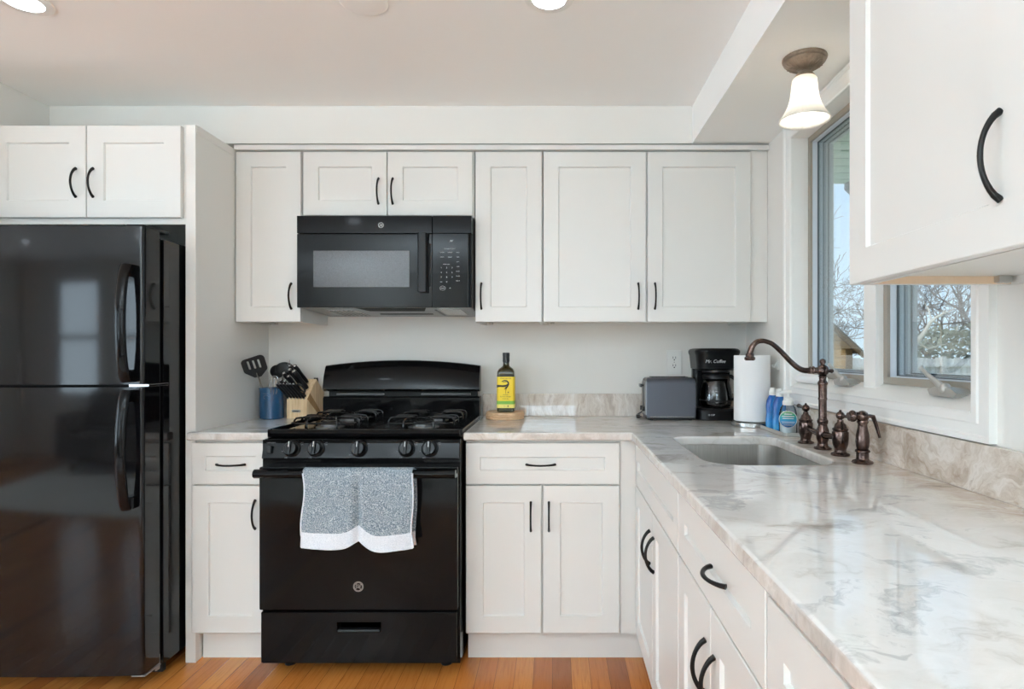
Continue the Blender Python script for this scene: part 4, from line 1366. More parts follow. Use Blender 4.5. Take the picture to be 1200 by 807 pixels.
def knife(name, p, L, r, label, group, cat='knife', rivets=True, flat=.62):
    base = RZ @ Vector(p); d = (RZ.to_3x3() @ kd).normalized()
    ro = thing(name, base, label, cat, group)
    up = RZ.to_3x3() @ Vector((1, 0, 0))
    h = MB()
    k = 10
    h.tube([base + d * (L * i / k) + (RZ.to_3x3() @ Vector((0, -1, -1))).normalized() * (.004 * (i / k) ** 2) for i in range(k + 1)],
           [r * q for q in (.80, .86, .95, .93, .88, .88, .93, 1.0, 1.05, 1.0, .7)], n=14, flat=1 / flat if False else 1.0, up=tuple(up))
    h.build('handle', 'black_plastic', ro)
    b = MB(); b.tube([base - d * .006, base + d * .006], [r * .78, r * .86], n=14, up=tuple(up)); bt = MB(); bt.tube([base + d * (L - .003), base + d * (L + .0015)], [r * .86, r * .62], n=12); bt.build('butt_cap', 'chrome', ro)
    b.build('bolster', 'chrome', ro)
    if rivets:
        q = MB(); side = -(RZ.to_3x3() @ Vector((.0, .9, .1))).normalized(); side = (side - d * side.dot(d)).normalized()
        for f_ in (.28, .52, .76): q.sphere(tuple(base + d * (L * f_) + side * r * .86), .0016, 8, 6)
        q.build('rivets', 'chrome', ro)
    return ro
words6 = ['leftmost', 'second from the left', 'third from the left', 'fourth from the left', 'fifth from the left', 'rightmost']
for i in range(6):
    knife('steak_knife', (-.104 + .0178 * i, .0035, .0955), .098, .0062, 'black steak knife in the front row of the block, %s of six' % words6[i], 'steak knives in the front row of the block')
fs = lambda s: (0, s * .594, .094 + s * .775)         # along the slope, s in metres
def on_slope(x, s): return (x, .0 + s * .608, .092 + s * .794)
knife('kitchen_knife', on_slope(-.102, .030), .090, .0085, 'short black handled knife at the left end of the second row of the block', 'larger knives in the block')
knife('kitchen_knife', on_slope(-.080, .028), .088, .0085, 'black paring knife, second from the left in the second row of the block', 'larger knives in the block')
knife('kitchen_knife', on_slope(-.056, .042), .105, .0105, 'thick black handled knife in the middle of the block above the steak knives', 'larger knives in the block')
knife('kitchen_knife', on_slope(-.098, .066), .098, .0098, 'black knife in the rear row of the block, nearest the crock', 'larger knives in the block')
knife('kitchen_knife', on_slope(-.066, .078), .108, .0105, 'black knife in the rear row of the block behind the thick handled one', 'larger knives in the block')
knife('kitchen_knife', on_slope(-.026, .060), .118, .0135, 'largest black riveted chef knife handle, at the right of the block', 'larger knives in the block')
knife('kitchen_knife', on_slope(-.040, .094), .115, .011, 'black knife handle topmost at the back of the block', 'larger knives in the block')
knife('sharpening_steel', on_slope(-.074, .098), .108, .0085, 'sharpening steel with a hanging ring standing highest in the knife block', 'larger knives in the block', 'sharpening steel', False)
st = [o for o in bpy.data.objects if o.name == 'sharpening_steel'][0]
e = RZ @ Vector(on_slope(-.074, .098)) + (RZ.to_3x3() @ kd) * .112
q = MB(); q.tube([(e.x + .006 * math.cos(a), e.y, e.z + .006 + .006 * math.sin(a)) for a in [2 * PI * i / 20 for i in range(20)]], .0013, n=6, closed=True); q.tube([(e.x, e.y, e.z + .012), (e.x + .001, e.y, e.z + .026)], .0022, n=8)
q.build('hanging_ring', 'chrome', st)
# kitchen shears: two oval bows
sh = thing('kitchen_shears', RZ @ Vector(on_slope(-.016, .022)), 'black handled kitchen shears in the right front slot of the knife block', 'shears')
s_ = MB(); bs = RZ @ Vector(on_slope(-.018, .018)); d = (RZ.to_3x3() @ kd).normalized(); rt = RZ.to_3x3() @ Vector((1, 0, 0))
for sg in (-1, 1):
    c_ = bs + d * .056 + rt * sg * .015
    s_.tube([c_ + d * .026 * math.cos(a) + rt * (.012 * math.sin(a)) for a in [2 * PI * i / 24 for i in range(24)]], .0042, n=8, closed=True)
    s_.tube([bs + rt * sg * .003, bs + d * .016 + rt * sg * .004, c_ - d * .026], [.005, .005, .0045], n=8)
s_.build('handles', 'black_plastic', sh)
s_ = MB(); s_.tube([bs - d * .006, bs + d * .010], .006, n=10); s_.build('blades', 'chrome', sh)
for i, dx in enumerate((-.020, -.008)):
    p = Vector((dx, .090, .164)); dd_ = Vector((-.03, .36, .93)).normalized() if False else Vector((.10, -.35, .93)).normalized()
    b0 = RZ @ p; d0 = RZ.to_3x3() @ dd_
    r = thing('small_knife', b0, ['slim knife handle at the back right corner of the block, left of its twin', 'slim knife handle at the very back right corner of the block'][i], 'knife', 'slim knives at the back corner of the block')
    MB().tube([b0 - d0 * .004, b0 + d0 * .014, b0 + d0 * .028], [.005, .0048, .0055], n=10).build('handle', 'black_plastic', r)

# ------------------------------------------------------------------ things on the long worktop
# olive oil bottle on a round board
t = thing('round_board', (-.240, 2.872, ZT), 'small round layered beech board under the olive oil bottle', 'board')
MB().lathe([(0, 0), (.086, 0), (.090, .002), (.0905, .008), (.0885, .0105), (.0915, .0125), (.0915, .0185), (.0885, .0205), (.0905, .0225), (.0895, .031), (.086, .0335), (0, .0335)], n=64).build('board', 'beech', t, local=True, angle=25)
ZB = ZT + .0337
t = thing('olive_oil_bottle', (-.234, 2.865, ZB), 'square dark green olive oil bottle with a yellow label and black cap', 'bottle')
def sq(w, r, n=6): return rounded([(-w, -w), (w, -w), (w, w), (-w, w)], r, n)
mb = MB(); bm = mb.bm
loops = []
for w, r, z in ((.036, .010, 0), (.0405, .010, .004), (.0405, .010, .176), (.0395, .012, .190), (.034, .018, .202), (.024, .018, .210), (.0165, .0164, .216), (.0145, .0144, .224), (.0140, .0139, .240)):
    loops.append([bm.verts.new((p[0], p[1], z)) for p in sq(w, r)])
for A, B in zip(loops, loops[1:]):
    for i in range(len(A)): bm.faces.new((A[i], A[(i + 1) % len(A)], B[(i + 1) % len(A)], B[i]))
bm.faces.new(loops[0][::-1]); bm.faces.new(loops[-1])
mb.build('glass_body', 'oil_glass', t, local=True, angle=50)
MB().lathe([(.0148, .232), (.0152, .234), (.0152, .236), (.0165, .238), (.0165, .262), (.0172, .263), (.0172, .276), (.0160, .279), (0, .2795)], n=32).build('cap', 'black_plastic', t, local=True)
def label_band(z0, z1, mat, name, g=.0005, par=None):
    mb = MB(); bm = mb.bm
    A = [bm.verts.new((p[0], p[1], z0)) for p in sq(.0405 + g, .0105)]; B = [bm.verts.new((p[0], p[1], z1)) for p in sq(.0405 + g, .0105)]
    for i in range(len(A)): bm.faces.new((A[i], A[(i + 1) % len(A)], B[(i + 1) % len(A)], B[i]))
    return mb.build(name, mat, par or t, local=True)
lb = label_band(.020, .166, 'label_yellow', 'label')
label_band(.038, .053, 'label_green', 'green_band', .0009, lb)
label_band(.020, .0375, 'label_pale', 'pale_band', .0009, lb)
ink = MB()
y = -.0415
def blot(poly): ink.prism(poly, y - .0006, y + .0001, 'y')
# dark branch sweeping in from the left, curling over the top and dripping down
blot([(-.0405, .129), (-.026, .128), (-.012, .127), (.002, .129), (.010, .133), (.011, .128), (.004, .121), (-.008, .118), (-.024, .119), (-.0405, .116)])
def curve(pts, r): ink.tube([(p[0], y - .0004, p[1]) for p in pts], r, n=6, flat=.3, up=(1, 0, 0))
curve([(-.018, .143), (-.006, .149), (.006, .147), (.013, .140), (.014, .131), (.009, .121), (.003, .112), (.002, .104)], [.0016, .0028, .0034, .0034, .0036, .0034, .0026, .0012])
curve([(.004, .120), (-.001, .112), (-.006, .107)], [.0022, .0018, .0008]); curve([(.002, .104), (.001, .094), (.001, .086)], [.0010, .0008, .0005])
curve([(-.012, .139), (-.004, .143), (.004, .141)], [.0010, .0016, .0008])
blot([(.010, .094), (.015, .098), (.016, .093), (.012, .090)])
text(ink, 'TERRA DELYSSA', .0075, facing_front(0, y - .0002, .158)); text(ink, 'ORGANIC', .006, facing_front(0, y - .0002, .082)); text(ink, 'EXTRA VIRGIN', .0075, facing_front(0, y - .0002, .073)); text(ink, 'OLIVE OIL', .0065, facing_front(0, y - .0002, .063))
text(ink, '1 L', .007, facing_front(-.004, y - .0006, .029)); blot([(.010, .026), (.014, .026), (.014, .033), (.010, .033)])
ink.build('label_print', 'label_ink', lb, local=True)

# toaster
t = thing('toaster', (.535, 2.862, ZT), 'slate grey two slice toaster with its lever end facing left', 'toaster')
body = MB(); bm = body.bm
def tl(x, w, z0, z1, r):
    L = rounded([(-w, z0), (w, z0), (w, z1), (-w, z1)], [.004, .004, r, r], 6)
    return [bm.verts.new((x, p[0], p[1])) for p in L]
R_ = [tl(-.108, .060, .024, .178, .03), tl(-.113, .072, .016, .190, .034), tl(-.106, .076, .012, .196, .036), tl(0, .078, .012, .198, .036), tl(.106, .076, .012, .196, .036), tl(.114, .070, .016, .190, .034)]
for A, B in zip(R_, R_[1:]):
    for i in range(len(A)): bm.faces.new((A[i], A[(i + 1) % len(A)], B[(i + 1) % len(A)], B[i]))
bm.faces.new(R_[0][::-1]); bm.faces.new(R_[-1])
body.build('shell', 'slate_paint', t, local=True, angle=50)
MB().box(-.110, .112, -.074, .074, .003, .016, bev=.004).build('base', 'black_plastic', t, local=True)
MB().box(-.098, .102, -.0785, -.0765, .016, .0185).box(-.098, .102, .0765, .0785, .016, .0185).build('trim_line', 'steel', t, local=True)
MB().box(-.085, .085, -.038, -.014, .196, .1995, bev=.001).box(-.085, .085, .014, .038, .196, .1995, bev=.001).build('bread_slots', 'dark_void', t, local=True)
MB().box(-.1175, -.108, -.056, .056, .024, .180, bev=.004).build('end_panel', 'grey_metal', t, local=True)
MB().box(-.119, -.116, -.006, .006, .05, .165).build('lever_track', 'dark_void', t, local=True)
MB().tube([(-.117, 0, .158), (-.130, 0, .158)], .004, n=8).box(-.138, -.126, -.022, .022, .150, .166, bev=.004).build('lever', 'black_plastic', t, local=True)
for yy in (-.030, .030): MB().tube([(-.117, yy, .050), (-.130, yy, .050)], .011, n=20).build('dial', 'black_plastic', t, local=True)
for xx in (-.09, .09):
    for yy in (-.055, .055): MB().tube([(xx, yy, 0), (xx, yy, .006)], .009, n=12).build('foot', 'black_plastic', t, local=True)
t = thing('power_cord', (.415, 2.94, ZT), 'short black cord lying behind the left end of the toaster', 'cord')
MB().tube([(.430, 2.955, ZT + .03), (.402, 2.955, ZT + .012), (.392, 2.93, ZT + .005), (.396, 2.90, ZT + .005), (.412, 2.912, ZT + .005)], .0035, n=8).build('cable', 'black_plastic', t)
MB().box(.386, .404, 2.885, 2.905, ZT, ZT + .018, bev=.004).build('plug', 'black_plastic', t)

# coffee maker
t = thing('coffee_maker', (.755, 2.872, ZT), 'black drip coffee maker with a glass carafe between the toaster and paper towels', 'coffee maker')
def rr(x0, x1, y0, y1, r, z, bm, n=8):
    return [bm.verts.new((p[0], p[1], z)) for p in rounded([(x0, y0), (x1, y0), (x1, y1), (x0, y1)], r, n)]
def loft(mb, Ls):
    for A, B in zip(Ls, Ls[1:]):
        for i in range(len(A)): mb.bm.faces.new((A[i], A[(i + 1) % len(A)], B[(i + 1) % len(A)], B[i]))
    mb.bm.faces.new(Ls[0][::-1]); mb.bm.faces.new(Ls[-1])
m = MB(); rs = (.055, .055, .02, .02)
loft(m, [rr(-.098, .098, -.100, .100, list(rs), z, m.bm) if k else rr(-.094, .094, -.096, .098, list(rs), z, m.bm) for k, z in enumerate((0, .004, .046))] + [rr(-.092, .092, -.094, .098, list(rs), .054, m.bm)])
m.build('base', 'black_satin', t, local=True)
MB().lathe([(0, .054), (.066, .054), (.068, .0565), (.062, .058), (0, .058)], (0, -.026, 0), 40).build('warming_plate', 'steel', t, local=True)
m = MB(); loft(m, [rr(-.090, .090, .040, .100, .02, z, m.bm) for z in (.050, .236)]); m.build('column', 'black_satin', t, local=True)
m = MB(); loft(m, [rr(-a, a, -b, .100, [c, c, .02, .02], z, m.bm) for a, b, c, z in ((.078, .080, .05, .230), (.094, .094, .055, .238), (.101, .100, .055, .300), (.106, .104, .055, .312), (.106, .104, .055, .322), (.098, .097, .052, .330), (.085, .085, .05, .333))])
m.build('brew_head', 'black_satin', t, local=True)
m = MB(); m.lathe([(.060, .232), (.062, .222), (.056, .218), (.040, .217), (0, .217)], (0, -.026, 0), 32); m.build('filter_basket', 'black_plastic', t, local=True)
ca = MB(); ca.lathe([(.056, .0585), (.067, .062), (.073, .075), (.075, .095), (.072, .130), (.064, .170), (.057, .192)], (0, -.026, 0), 40, caps=False)
cb = ca.build('carafe', 'carafe_glass', t, local=True, angle=70)
md = cb.modifiers.new('thickness', 'SOLIDIFY'); md.thickness = .002
MB().lathe([(.058, .190), (.061, .193), (.063, .206), (.055, .213), (0, .215)], (0, -.026, 0), 40).lathe([(.0755, .088), (.0765, .091), (.0755, .094)], (0, -.026, 0), 40, caps=False).build('carafe_lid', 'black_plastic', cb, local=True)
MB().tube([(.050, -.046, .204), (.062, -.066, .202), (.078, -.088, .186), (.080, -.092, .126), (.072, -.084, .098), (.058, -.066, .096)], [.008, .009, .010, .010, .009, .007], n=12, flat=.8).build('carafe_handle', 'black_plastic', cb, local=True)
q = MB()
for k in range(5): q.box(-.020, -.008, -.1005 + .0004 * k + .0006 * k * k, -.099 + .0004 * k + .0006 * k * k, .082 + .017 * k, .0832 + .017 * k)
q.build('level_marks', 'white_print', cb, local=True)
q = MB(); text(q, 'Mr. Coffee', .021, facing_front(-.020, -.1008, .272, .3) ); text(q, '12 CUP', .010, facing_front(-.040, -.1004, .026, .2))
q.build('lettering', 'white_print', t, local=True)

# paper towel roll on its stand
t = thing('paper_towel_holder', (.838, 2.577, ZT), 'round brushed steel paper towel stand at the end of the sink', 'holder')
MB().lathe([(0, 0), (.084, 0), (.086, .002), (.086, .018), (.084, .020), (.020, .021), (.008, .024), (.0065, .03), (.0065, .300), (.009, .302), (.009, .308), (0, .312)], n=56).build('stand', 'steel', t, local=True)
t = thing('paper_towel_roll', (.838, 2.577, ZT + .022), 'full roll of white paper towels beside the coffee maker', 'paper towels')
MB().lathe([(.0215, .001), (.072, .001), (.0745, .003), (.0745, .277), (.072, .279), (.0215, .279), (.0205, .277), (.0205, .003), (.0215, .001)], n=64, caps=False).build('roll', 'paper_towel', t, local=True)
MB().lathe([(.0203, .002), (.0203, .278), (.0188, .278), (.0188, .002), (.0203, .002)], n=32, caps=False).build('cardboard_core', 'plywood', t, local=True)

# tray with soap bottles
t = thing('soap_tray', (.882, 2.375, ZT), 'shallow grey tray holding the soap bottles behind the sink', 'tray')
m = MB(); A_ = (.845, .9235, 2.235, 2.510)
L = [rr(A_[0] + g, A_[1] - g, A_[2] + g, A_[3] - g, .014, z, m.bm, 5) for g, z in ((.002, ZT), (0, ZT + .002), (0, ZT + .014), (.003, ZT + .014), (.004, ZT + .004))]
for A, B in zip(L, L[1:]):
    for i in range(len(A)): m.bm.faces.new((A[i], A[(i + 1) % len(A)], B[(i + 1) % len(A)], B[i]))
m.bm.faces.new(L[0][::-1]); m.bm.faces.new(L[-1])
m.build('tray', 'tray_grey', t)
ZR = ZT + .0045
def soap_refill(x, y, label):
    t = thing('dish_soap_bottle', (x, y, ZR), label, 'bottle', 'blue dish soap bottles')
    mb = MB()
    Ls = []
    for a, b, z in ((.026, .016, 0), (.029, .019, .004), (.030, .020, .03), (.027, .018, .062), (.029, .019, .090), (.026, .017, .112), (.016, .014, .130), (.0115, .0115, .136)):
        Ls.append([mb.bm.verts.new((b * math.cos(2 * PI * i / 28), a * math.sin(2 * PI * i / 28), z)) for i in range(28)])
    loft(mb, Ls); mb.build('bottle', 'soap_blue', t, local=True, angle=60)
    MB().lathe([(.0125, .134), (.0135, .136), (.0135, .150), (.0115, .152), (.0105, .163), (.006, .165), (0, .165)], n=24).build('cap', 'white_plastic', t, local=True)
    mb = MB()
    for sg in (-1, 1):
        mb.lathe([(0, 0), (.013, 0), (.013, .0008), (0, .0009)], n=28, mat=Matrix.Translation((sg * .0192, 0, .060)) @ Matrix.Rotation(sg * PI / 2, 4, 'Y') @ Matrix.Scale(1.5, 4, (1, 0, 0)))
    mb.build('label', 'soap_label', t, local=True)
    return t
b1 = soap_refill(.884, 2.462, 'blue dish soap bottle farthest back in the tray, next to the paper towels')
b2 = soap_refill(.884, 2.385, 'blue dish soap bottle in the middle of the tray behind the white pump')
for b in (b1, b2): b.rotation_euler = (0, 0, math.radians(-72))
t = thing('foaming_soap_dispenser', (.882, 2.292, ZR), 'clear pump bottle of foaming hand soap with a round blue green label', 'soap dispenser', None, math.radians(-20))
mb = MB(); Ls = []
for a, b, z in ((.027, .019, 0), (.031, .022, .004), (.033, .023, .04), (.032, .023, .075), (.027, .021, .098), (.019, .018, .110), (.0175, .0175, .114)):
    Ls.append([mb.bm.verts.new((a * math.cos(2 * PI * i / 32), b * math.sin(2 * PI * i / 32), z)) for i in range(32)])
loft(mb, Ls); bo = mb.build('bottle', 'clear_plastic', t, local=True, angle=60)
mb = MB(); Ls = []
for a, b, z in ((.024, .016, .003), (.028, .019, .006), (.0295, .0195, .03), (.0285, .0192, .034)):
    Ls.append([mb.bm.verts.new((a * math.cos(2 * PI * i / 32), b * math.sin(2 * PI * i / 32), z)) for i in range(32)])
loft(mb, Ls); mb.build('liquid', 'white_plastic', t, local=True, angle=60)
mb = MB(); S = Matrix.Translation((0, -.0240, .056)) @ Matrix.Rotation(PI / 2, 4, 'X')
mb.lathe([(0, 0), (.031, -.004), (.031, -.0035), (0, .0008)], n=36, mat=S); lo_ = mb.build('label_disc', 'soap_label', t, local=True)
mb = MB()
mb.tube([(.0315 * math.cos(a), -.0240 + .0030 * abs(math.cos(a)), .056 + .0315 * math.sin(a)) for a in [2 * PI * i / 36 for i in range(36)]], .0013, n=6, closed=True)
for k, (w, z) in enumerate(((.014, .074), (.022, .066), (.020, .058), (.024, .046), (.022, .041), (.016, .034))): mb.box(-w, w, -.0252, -.0244, z, z + .0028 if k < 3 else z + .0014)
mb.build('label_lines', 'white_print', lo_, local=True)
mb = MB(); mb.lathe([(.0195, .108), (.020, .110), (.020, .122), (.0165, .126), (.0165, .134), (.010, .138), (.006, .140), (.006, .152), (0, .152)], n=28)
mb.tube([(.012, 0, .157), (-.012, 0, .158), (-.030, 0, .154)], [.0085, .008, .005], n=12); mb.build('pump', 'white_plastic', t, local=True)

# bridge faucet
def bronze(mb, name, par): return mb.build(name, 'bronze', par, angle=50)
FXX = .860
t = thing('bridge_faucet', (FXX, 1.945, ZT), 'bronze bridge faucet with an arched spout and two lever handles behind the sink', 'faucet')
fl = [(0, 0), (.026, 0), (.0275, .003), (.026, .006), (.020, .008), (.0165, .012)]
c = MB().lathe(fl + [(.015, .022), (.019, .034), (.021, .048), (.019, .062), (.0145, .074), (.0135, .080), (.0165, .084), (.0170, .092), (.0145, .096), (.0125, .102), (.0125, .158), (.0140, .160), (.0140, .164), (.0128, .166), (.0135, .205), (.0155, .209), (.0155, .214), (.0105, .222), (.0115, .232), (.0150, .236)], (FXX, 1.945, ZT), 36)
c.sphere((FXX, 1.945, ZT + .253), .0195, 24, 16); c.lathe([(.008, .268), (.0065, .274), (.010, .279), (.0095, .286), (.004, .290), (0, .291)], (FXX, 1.945, ZT), 20)
c.tube([(FXX, 1.945, ZT + .253), (FXX + .026, 1.945, ZT + .251)], [.008, .0055], n=14); c.sphere((FXX + .029, 1.945, ZT + .251), .0068, 14, 10)
co = bronze(c, 'column', t)
sp = MB()
P_ = lambda px, py: ((px - 651) / 708 * 1.945, 1.945, 1.22 - (py - 415) / 708 * 1.945)
ctrl = [P_(960, 433.5), P_(950, 434), P_(941, 433.5), P_(934, 430), P_(926, 423), P_(916, 412.5), P_(906, 403.5), P_(899, 400.3), P_(893, 399.2), P_(887, 400.5), P_(882.5, 404.5), P_(879.8, 410), P_(878.7, 415)]
def catmull(P, n=5):
    P = [Vector(p) for p in P]; out = []
    for i in range(len(P) - 1):
        p0, p1, p2, p3 = P[max(i - 1, 0)], P[i], P[i + 1], P[min(i + 2, len(P) - 1)]
        for k in range(n):
            u = k / n
            out.append(.5 * ((2 * p1) + (p2 - p0) * u + (2 * p0 - 5 * p1 + 4 * p2 - p3) * u * u + (-p0 + 3 * p1 - 3 * p2 + p3) * u ** 3))
    out.append(P[-1]); return out
cs = catmull(ctrl)
sp.tube(cs, [.0098 - .0022 * min(1, i / 30) + .0026 * max(0, (i - 38) / 22) for i in range(len(cs))], n=18, up=(0, 1, 0))
tip = Vector(ctrl[-1])
sp.lathe([(.0095, .004), (.0125, .001), (.0135, -.003), (.0130, -.007), (.0170, -.010), (.0168, -.017), (.0135, -.020), (0, -.018)], tip, 24)
for xx, rr_ in ((FXX - .030, .0125), (FXX - .040, .0118)): sp.sphere((xx, 1.945, 1.1695), rr_, 18, 12, (.45, 1, 1))
bronze(sp, 'spout', co)
br_ = MB().tube([(FXX, 2.076, ZT + .058), (FXX, 2.02, ZT + .050), (FXX, 1.945, ZT + .046), (FXX, 1.88, ZT + .050), (FXX, 1.824, ZT + .058)], [.0095, .009, .0135, .009, .0095], n=16)
bronze(br_, 'bridge_tube', t)
def valve(y, dirn):
    v = MB().lathe(fl + [(.0175, .020), (.022, .034), (.0235, .052), (.0235, .070), (.020, .074), (.0225, .077), (.0225, .081), (.018, .084), (.0155, .094), (.0095, .100), (.0085, .108)], (FXX, y, ZT), 32)
    v.sphere((FXX, y, ZT + .120), .0128, 20, 14); v.sphere((FXX, y, ZT + .134), .004, 10, 8)
    vo = bronze(v, 'valve_body', t)
    l_ = MB().tube([(FXX, y, ZT + .120), (FXX + .002, y + dirn * .03, ZT + .120), (FXX + .004, y + dirn * .060, ZT + .122), (FXX + .005, y + dirn * .068, ZT + .122)], [.0062, .0048, .0068, .0078], n=14)
    l_.sphere((FXX + .005, y + dirn * .071, ZT + .122), .0078, 14, 10)
    bronze(l_, 'lever', vo)
valve(2.076, 1); valve(1.824, -1)
t = thing('side_sprayer', (FXX, 1.692, ZT), 'bronze side sprayer with a trigger, nearest the camera beside the faucet', 'sprayer')
v = MB().lathe([(0, 0), (.027, 0), (.0285, .003), (.026, .007), (.018, .010), (.0165, .014), (.0165, .030), (.0195, .032), (.0195, .036), (.0150, .040)], (FXX, 1.692, ZT), 32)
bronze(v, 'base', t)
v = MB().lathe([(.0140, .038), (.0165, .046), (.0185, .062), (.0170, .080), (.0130, .098), (.0120, .110), (.0150, .114), (.0150, .118), (.0125, .122)], (FXX, 1.692, ZT), 32)
vo = bronze(v, 'wand', t)
v = MB(); v.sphere((FXX, 1.692, ZT + .131), .0165, 22, 14)
v.tube([(FXX, 1.692, ZT + .131), (FXX - .020, 1.692, ZT + .133), (FXX - .040, 1.692, ZT + .130)], [.0125, .011, .012], n=18, up=(0, 1, 0)); v.sphere((FXX - .028, 1.692, ZT + .132), .0165, 20, 14, (.7, 1, 1))
bronze(v, 'spray_head', vo)
v = MB().tube([(FXX + .010, 1.69, ZT + .134), (FXX + .028, 1.69, ZT + .131), (FXX + .036, 1.69, ZT + .110), (FXX + .046, 1.688, ZT + .072)], [.008, .0085, .007, .0045], n=12, flat=.7, up=(0, 1, 0))
v.build('trigger', 'bronze', vo, angle=50)

# outlet on the range wall, hook on the window wall
t = thing('wall_outlet', (.588, 3.0, 1.181), 'white duplex outlet on the wall above the toaster', 'outlet')
MB().box(.5515, .6245, 2.992, 2.9998, 1.121, 1.241, bev=.002).build('cover_plate', 'white_plastic', t)
for z in (1.200, 1.162):
    f = MB().lathe([(0, 0), (.0165, 0), (.0165, .0015), (0, .0018)], n=32, mat=Matrix.Translation((.588, 2.992, z)) @ Matrix.Rotation(PI / 2, 4, 'X')).build('receptacle', 'white_plastic', t)
    s = MB().box(.5805, .5825, 2.9892, 2.9904, z - .001, z + .009).box(.5935, .5955, 2.9892, 2.9904, z - .002, z + .009)
    s.lathe([(0, 0), (.003, 0), (.003, .001), (0, .001)], n=12, mat=Matrix.Translation((.588, 2.9904, z - .007)) @ Matrix.Rotation(PI / 2, 4, 'X')); s.build('slots', 'dark_void', f)
MB().lathe([(0, 0), (.0025, 0), (.002, .0012), (0, .0014)], n=12, mat=Matrix.Translation((.588, 2.992, 1.181)) @ Matrix.Rotation(PI / 2, 4, 'X')).build('screw', 'chrome', t)
t = thing('wall_hook', (.945, 2.565, 1.180), 'small white adhesive hook on the wall left of the window casing', 'hook')
MB().box(.940, .9458, 2.553, 2.577, 1.155, 1.205, bev=.002).build('pad', 'white_plastic', t)
MB().tube([(.941, 2.565, 1.190), (.934, 2.565, 1.176), (.930, 2.565, 1.165), (.924, 2.565, 1.166), (.921, 2.565, 1.176)], .003, n=8).build('hook', 'white_plastic', t)

# ceiling: recessed lights, blank cover, pendant by the window
def recessed(x, y, label, par=None):
    t = thing('recessed_light', (x, y, ZC), label, 'ceiling light', 'recessed ceiling lights')
    MB().lathe([(.052, -.004), (.058, -.0055), (.076, -.003), (.078, 0)], n=48, caps=False).build('trim_ring', 'white_plastic', t, local=True)
    MB().lathe([(0, -.0035), (.0525, -.0038)], n=40).build('diffuser', 'lamp_diffuser', t, local=True)
recessed(-1.66, 1.885, 'round recessed ceiling light glowing at the top left corner')
recessed(-.02, 1.868, 'round recessed ceiling light at the top edge of the photo right of its centre')
n_ = 0
for yy in (.25, -1.55):  # unseen ceiling lights added to brighten the open room
    for xx in (-5.2, -3.4, -1.66, -.02):
        recessed(xx, yy, 'added, unseen recessed light brightening the open room behind the camera')
recessed(-5.2, 1.88, 'added, unseen recessed light brightening the open room beyond the refrigerator'); recessed(-3.4, 1.88, 'added, unseen recessed light brightening the open room beyond the refrigerator')  # more unseen lights added for brightness
t = thing('ceiling_cover', (-.60, 1.885, ZC), 'blank round white cover plate on the ceiling between the two recessed lights', 'cover plate')
MB().lathe([(0, -.007), (.066, -.006), (.074, -.002), (.076, 0)], n=48).build('disc', 'ceiling_paint', t, local=True)

t = thing('pendant_light', (.786, 1.907, ZS), 'flush bronze ceiling lamp with a ribbed frosted bell shade hanging by the window', 'ceiling lamp')
MB().lathe([(.066, 0), (.0675, -.004), (.066, -.009), (.062, -.011), (.063, -.015), (.058, -.020), (.045, -.028), (.022, -.036), (.0165, -.040), (.0165, -.044), (.024, -.050), (.031, -.060), (.0315, -.064), (.027, -.064), (.012, -.050), (0, -.048)], n=60, flute=None).build('canopy', 'antique_bronze', t, local=True, angle=40)
m = MB()
for k in range(24):
    a = 2 * PI * k / 24
    m.tube([(.056 * math.cos(a), .056 * math.sin(a), -.0215), (.040 * math.cos(a), .040 * math.sin(a), -.0312), (.023 * math.cos(a), .023 * math.sin(a), -.0372)], [.0022, .0018, .001], n=6)
m.build('fluting', 'antique_bronze', t, local=True)
m = MB(); prof = [(.0305, -.0645), (.035, -.070), (.0365, -.085), (.0375, -.105), (.041, -.130), (.049, -.155), (.061, -.177), (.0725, -.194), (.076, -.200)]
n = 144; rings = []
for i, (r, z) in enumerate(prof):
    dep = .022 * (i / 8)
    rings.append([m.bm.verts.new((r * (1 + dep * math.cos(36 * 2 * PI * j / n)) * math.cos(2 * PI * j / n), r * (1 + dep * math.cos(36 * 2 * PI * j / n)) * math.sin(2 * PI * j / n), z)) for j in range(n)])
for A, B in zip(rings, rings[1:]):
    for j in range(n): m.bm.faces.new((A[j], A[(j + 1) % n], B[(j + 1) % n], B[j]))
so = m.build('shade', 'frosted_glass', t, local=True, angle=60)
md = so.modifiers.new('thickness', 'SOLIDIFY'); md.thickness = .002
m = MB(); m.sphere((0, 0, -.135), .027, 20, 14, (1, 1, 1.15)); m.build('bulb', 'bulb_glow', t, local=True)
MB().lathe([(.014, -.05), (.014, -.108), (.010, -.110), (0, -.110)], n=20).build('socket', 'white_plastic', t, local=True)

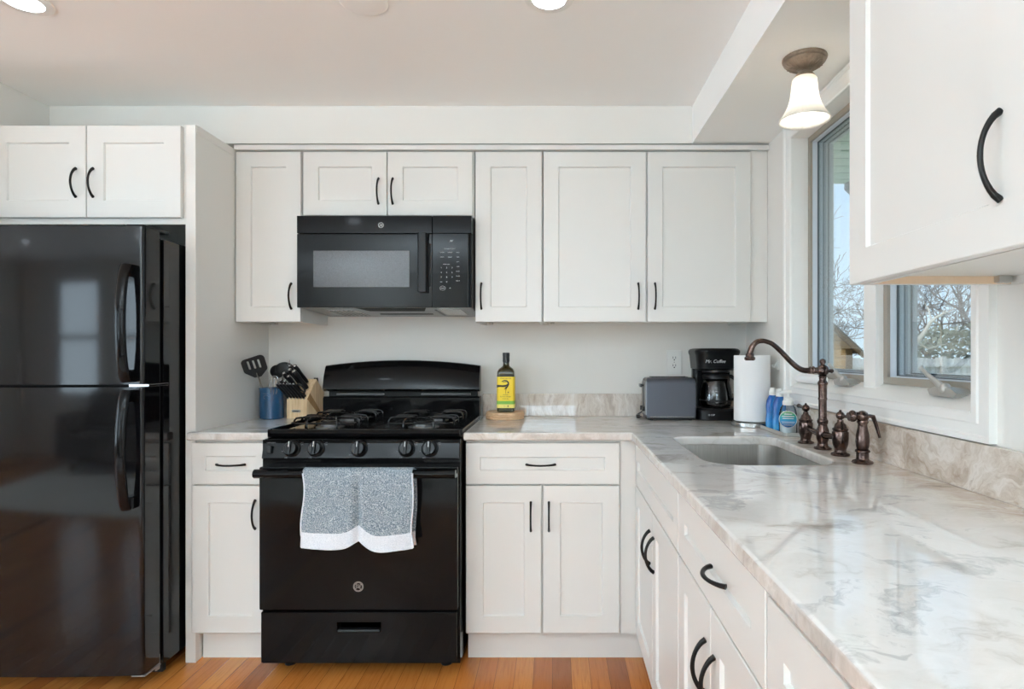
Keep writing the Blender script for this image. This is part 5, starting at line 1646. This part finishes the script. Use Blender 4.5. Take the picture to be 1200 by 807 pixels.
# added, unseen: sofa for the dark doors to mirror, pale rug for neutral bounce
t = thing('sofa', (-3.9, -2.35, .012), 'added grey fabric sofa, unseen behind the camera, for the dark doors to mirror', 'sofa')
MB().box(-4.9, -2.9, -2.8, -2.0, .12, .42, bev=.04).build('seat', 'sofa_fabric', t)
MB().box(-4.9, -2.9, -2.92, -2.66, .40, .82, bev=.06).build('backrest', 'sofa_fabric', t)
for x in (-5.05, -2.95): MB().box(x, x + .2, -2.85, -2.0, .12, .6, bev=.05).build('armrest', 'sofa_fabric', t)
for x in (-4.8, -3.05):
    for y in (-2.75, -2.1): MB().box(x, x + .05, y, y + .05, .012, .13).build('leg', 'walnut_stripe', t)
def uplighter(x, y, label):  # added, unseen lamp that throws fill light onto the ceiling
    t = thing('fill_uplighter', (x, y, .012 if -5.2 < x < 0 and y < -.35 else 0), label, 'fill light')
    MB().lathe([(0, 0), (.14, 0), (.145, .01), (.13, .022), (.02, .03), (.0, .03)], n=40).build('base', 'black_iron', t, local=True)
    MB().lathe([(.011, .025), (.011, 1.50)], n=16).build('pole', 'black_iron', t, local=True)
    MB().lathe([(.012, 1.49), (.05, 1.50), (.13, 1.56), (.155, 1.60), (.152, 1.60), (.125, 1.565), (.05, 1.512), (0, 1.508)], n=40).build('bowl_shade', 'white_plastic', t, local=True)
    ld = bpy.data.lights.new('fill_uplight', 'AREA'); ld.shape = 'DISK'; ld.size = .2; ld.energy = FILL_UPLIGHT; ld.color = (.72, .88, 1)
    lo = bpy.data.objects.new('fill_uplight', ld); lo.location = (x, y, 1.585); lo.rotation_euler = (PI, 0, 0); COL.objects.link(lo)
uplighter(.50, -1.9, 'added unseen black fill uplighter standing behind the camera by the window wall')
uplighter(-1.25, -.95, 'added unseen black fill uplighter on the rug behind the camera, between the two others')
uplighter(-2.4, -2.3, 'added black fill uplighter on the rug at the right end of the sofa behind the camera')
t = thing('rug', (-2.9, -1.5, 0), 'large pale wool rug, added unseen behind the camera to bounce neutral light', 'rug')
MB().box(-5.2, .0, -2.75, -.35, .0005, .012, bev=.004).build('pile', 'bounce_rug_wool', t)
bpy.context.view_layer.update()
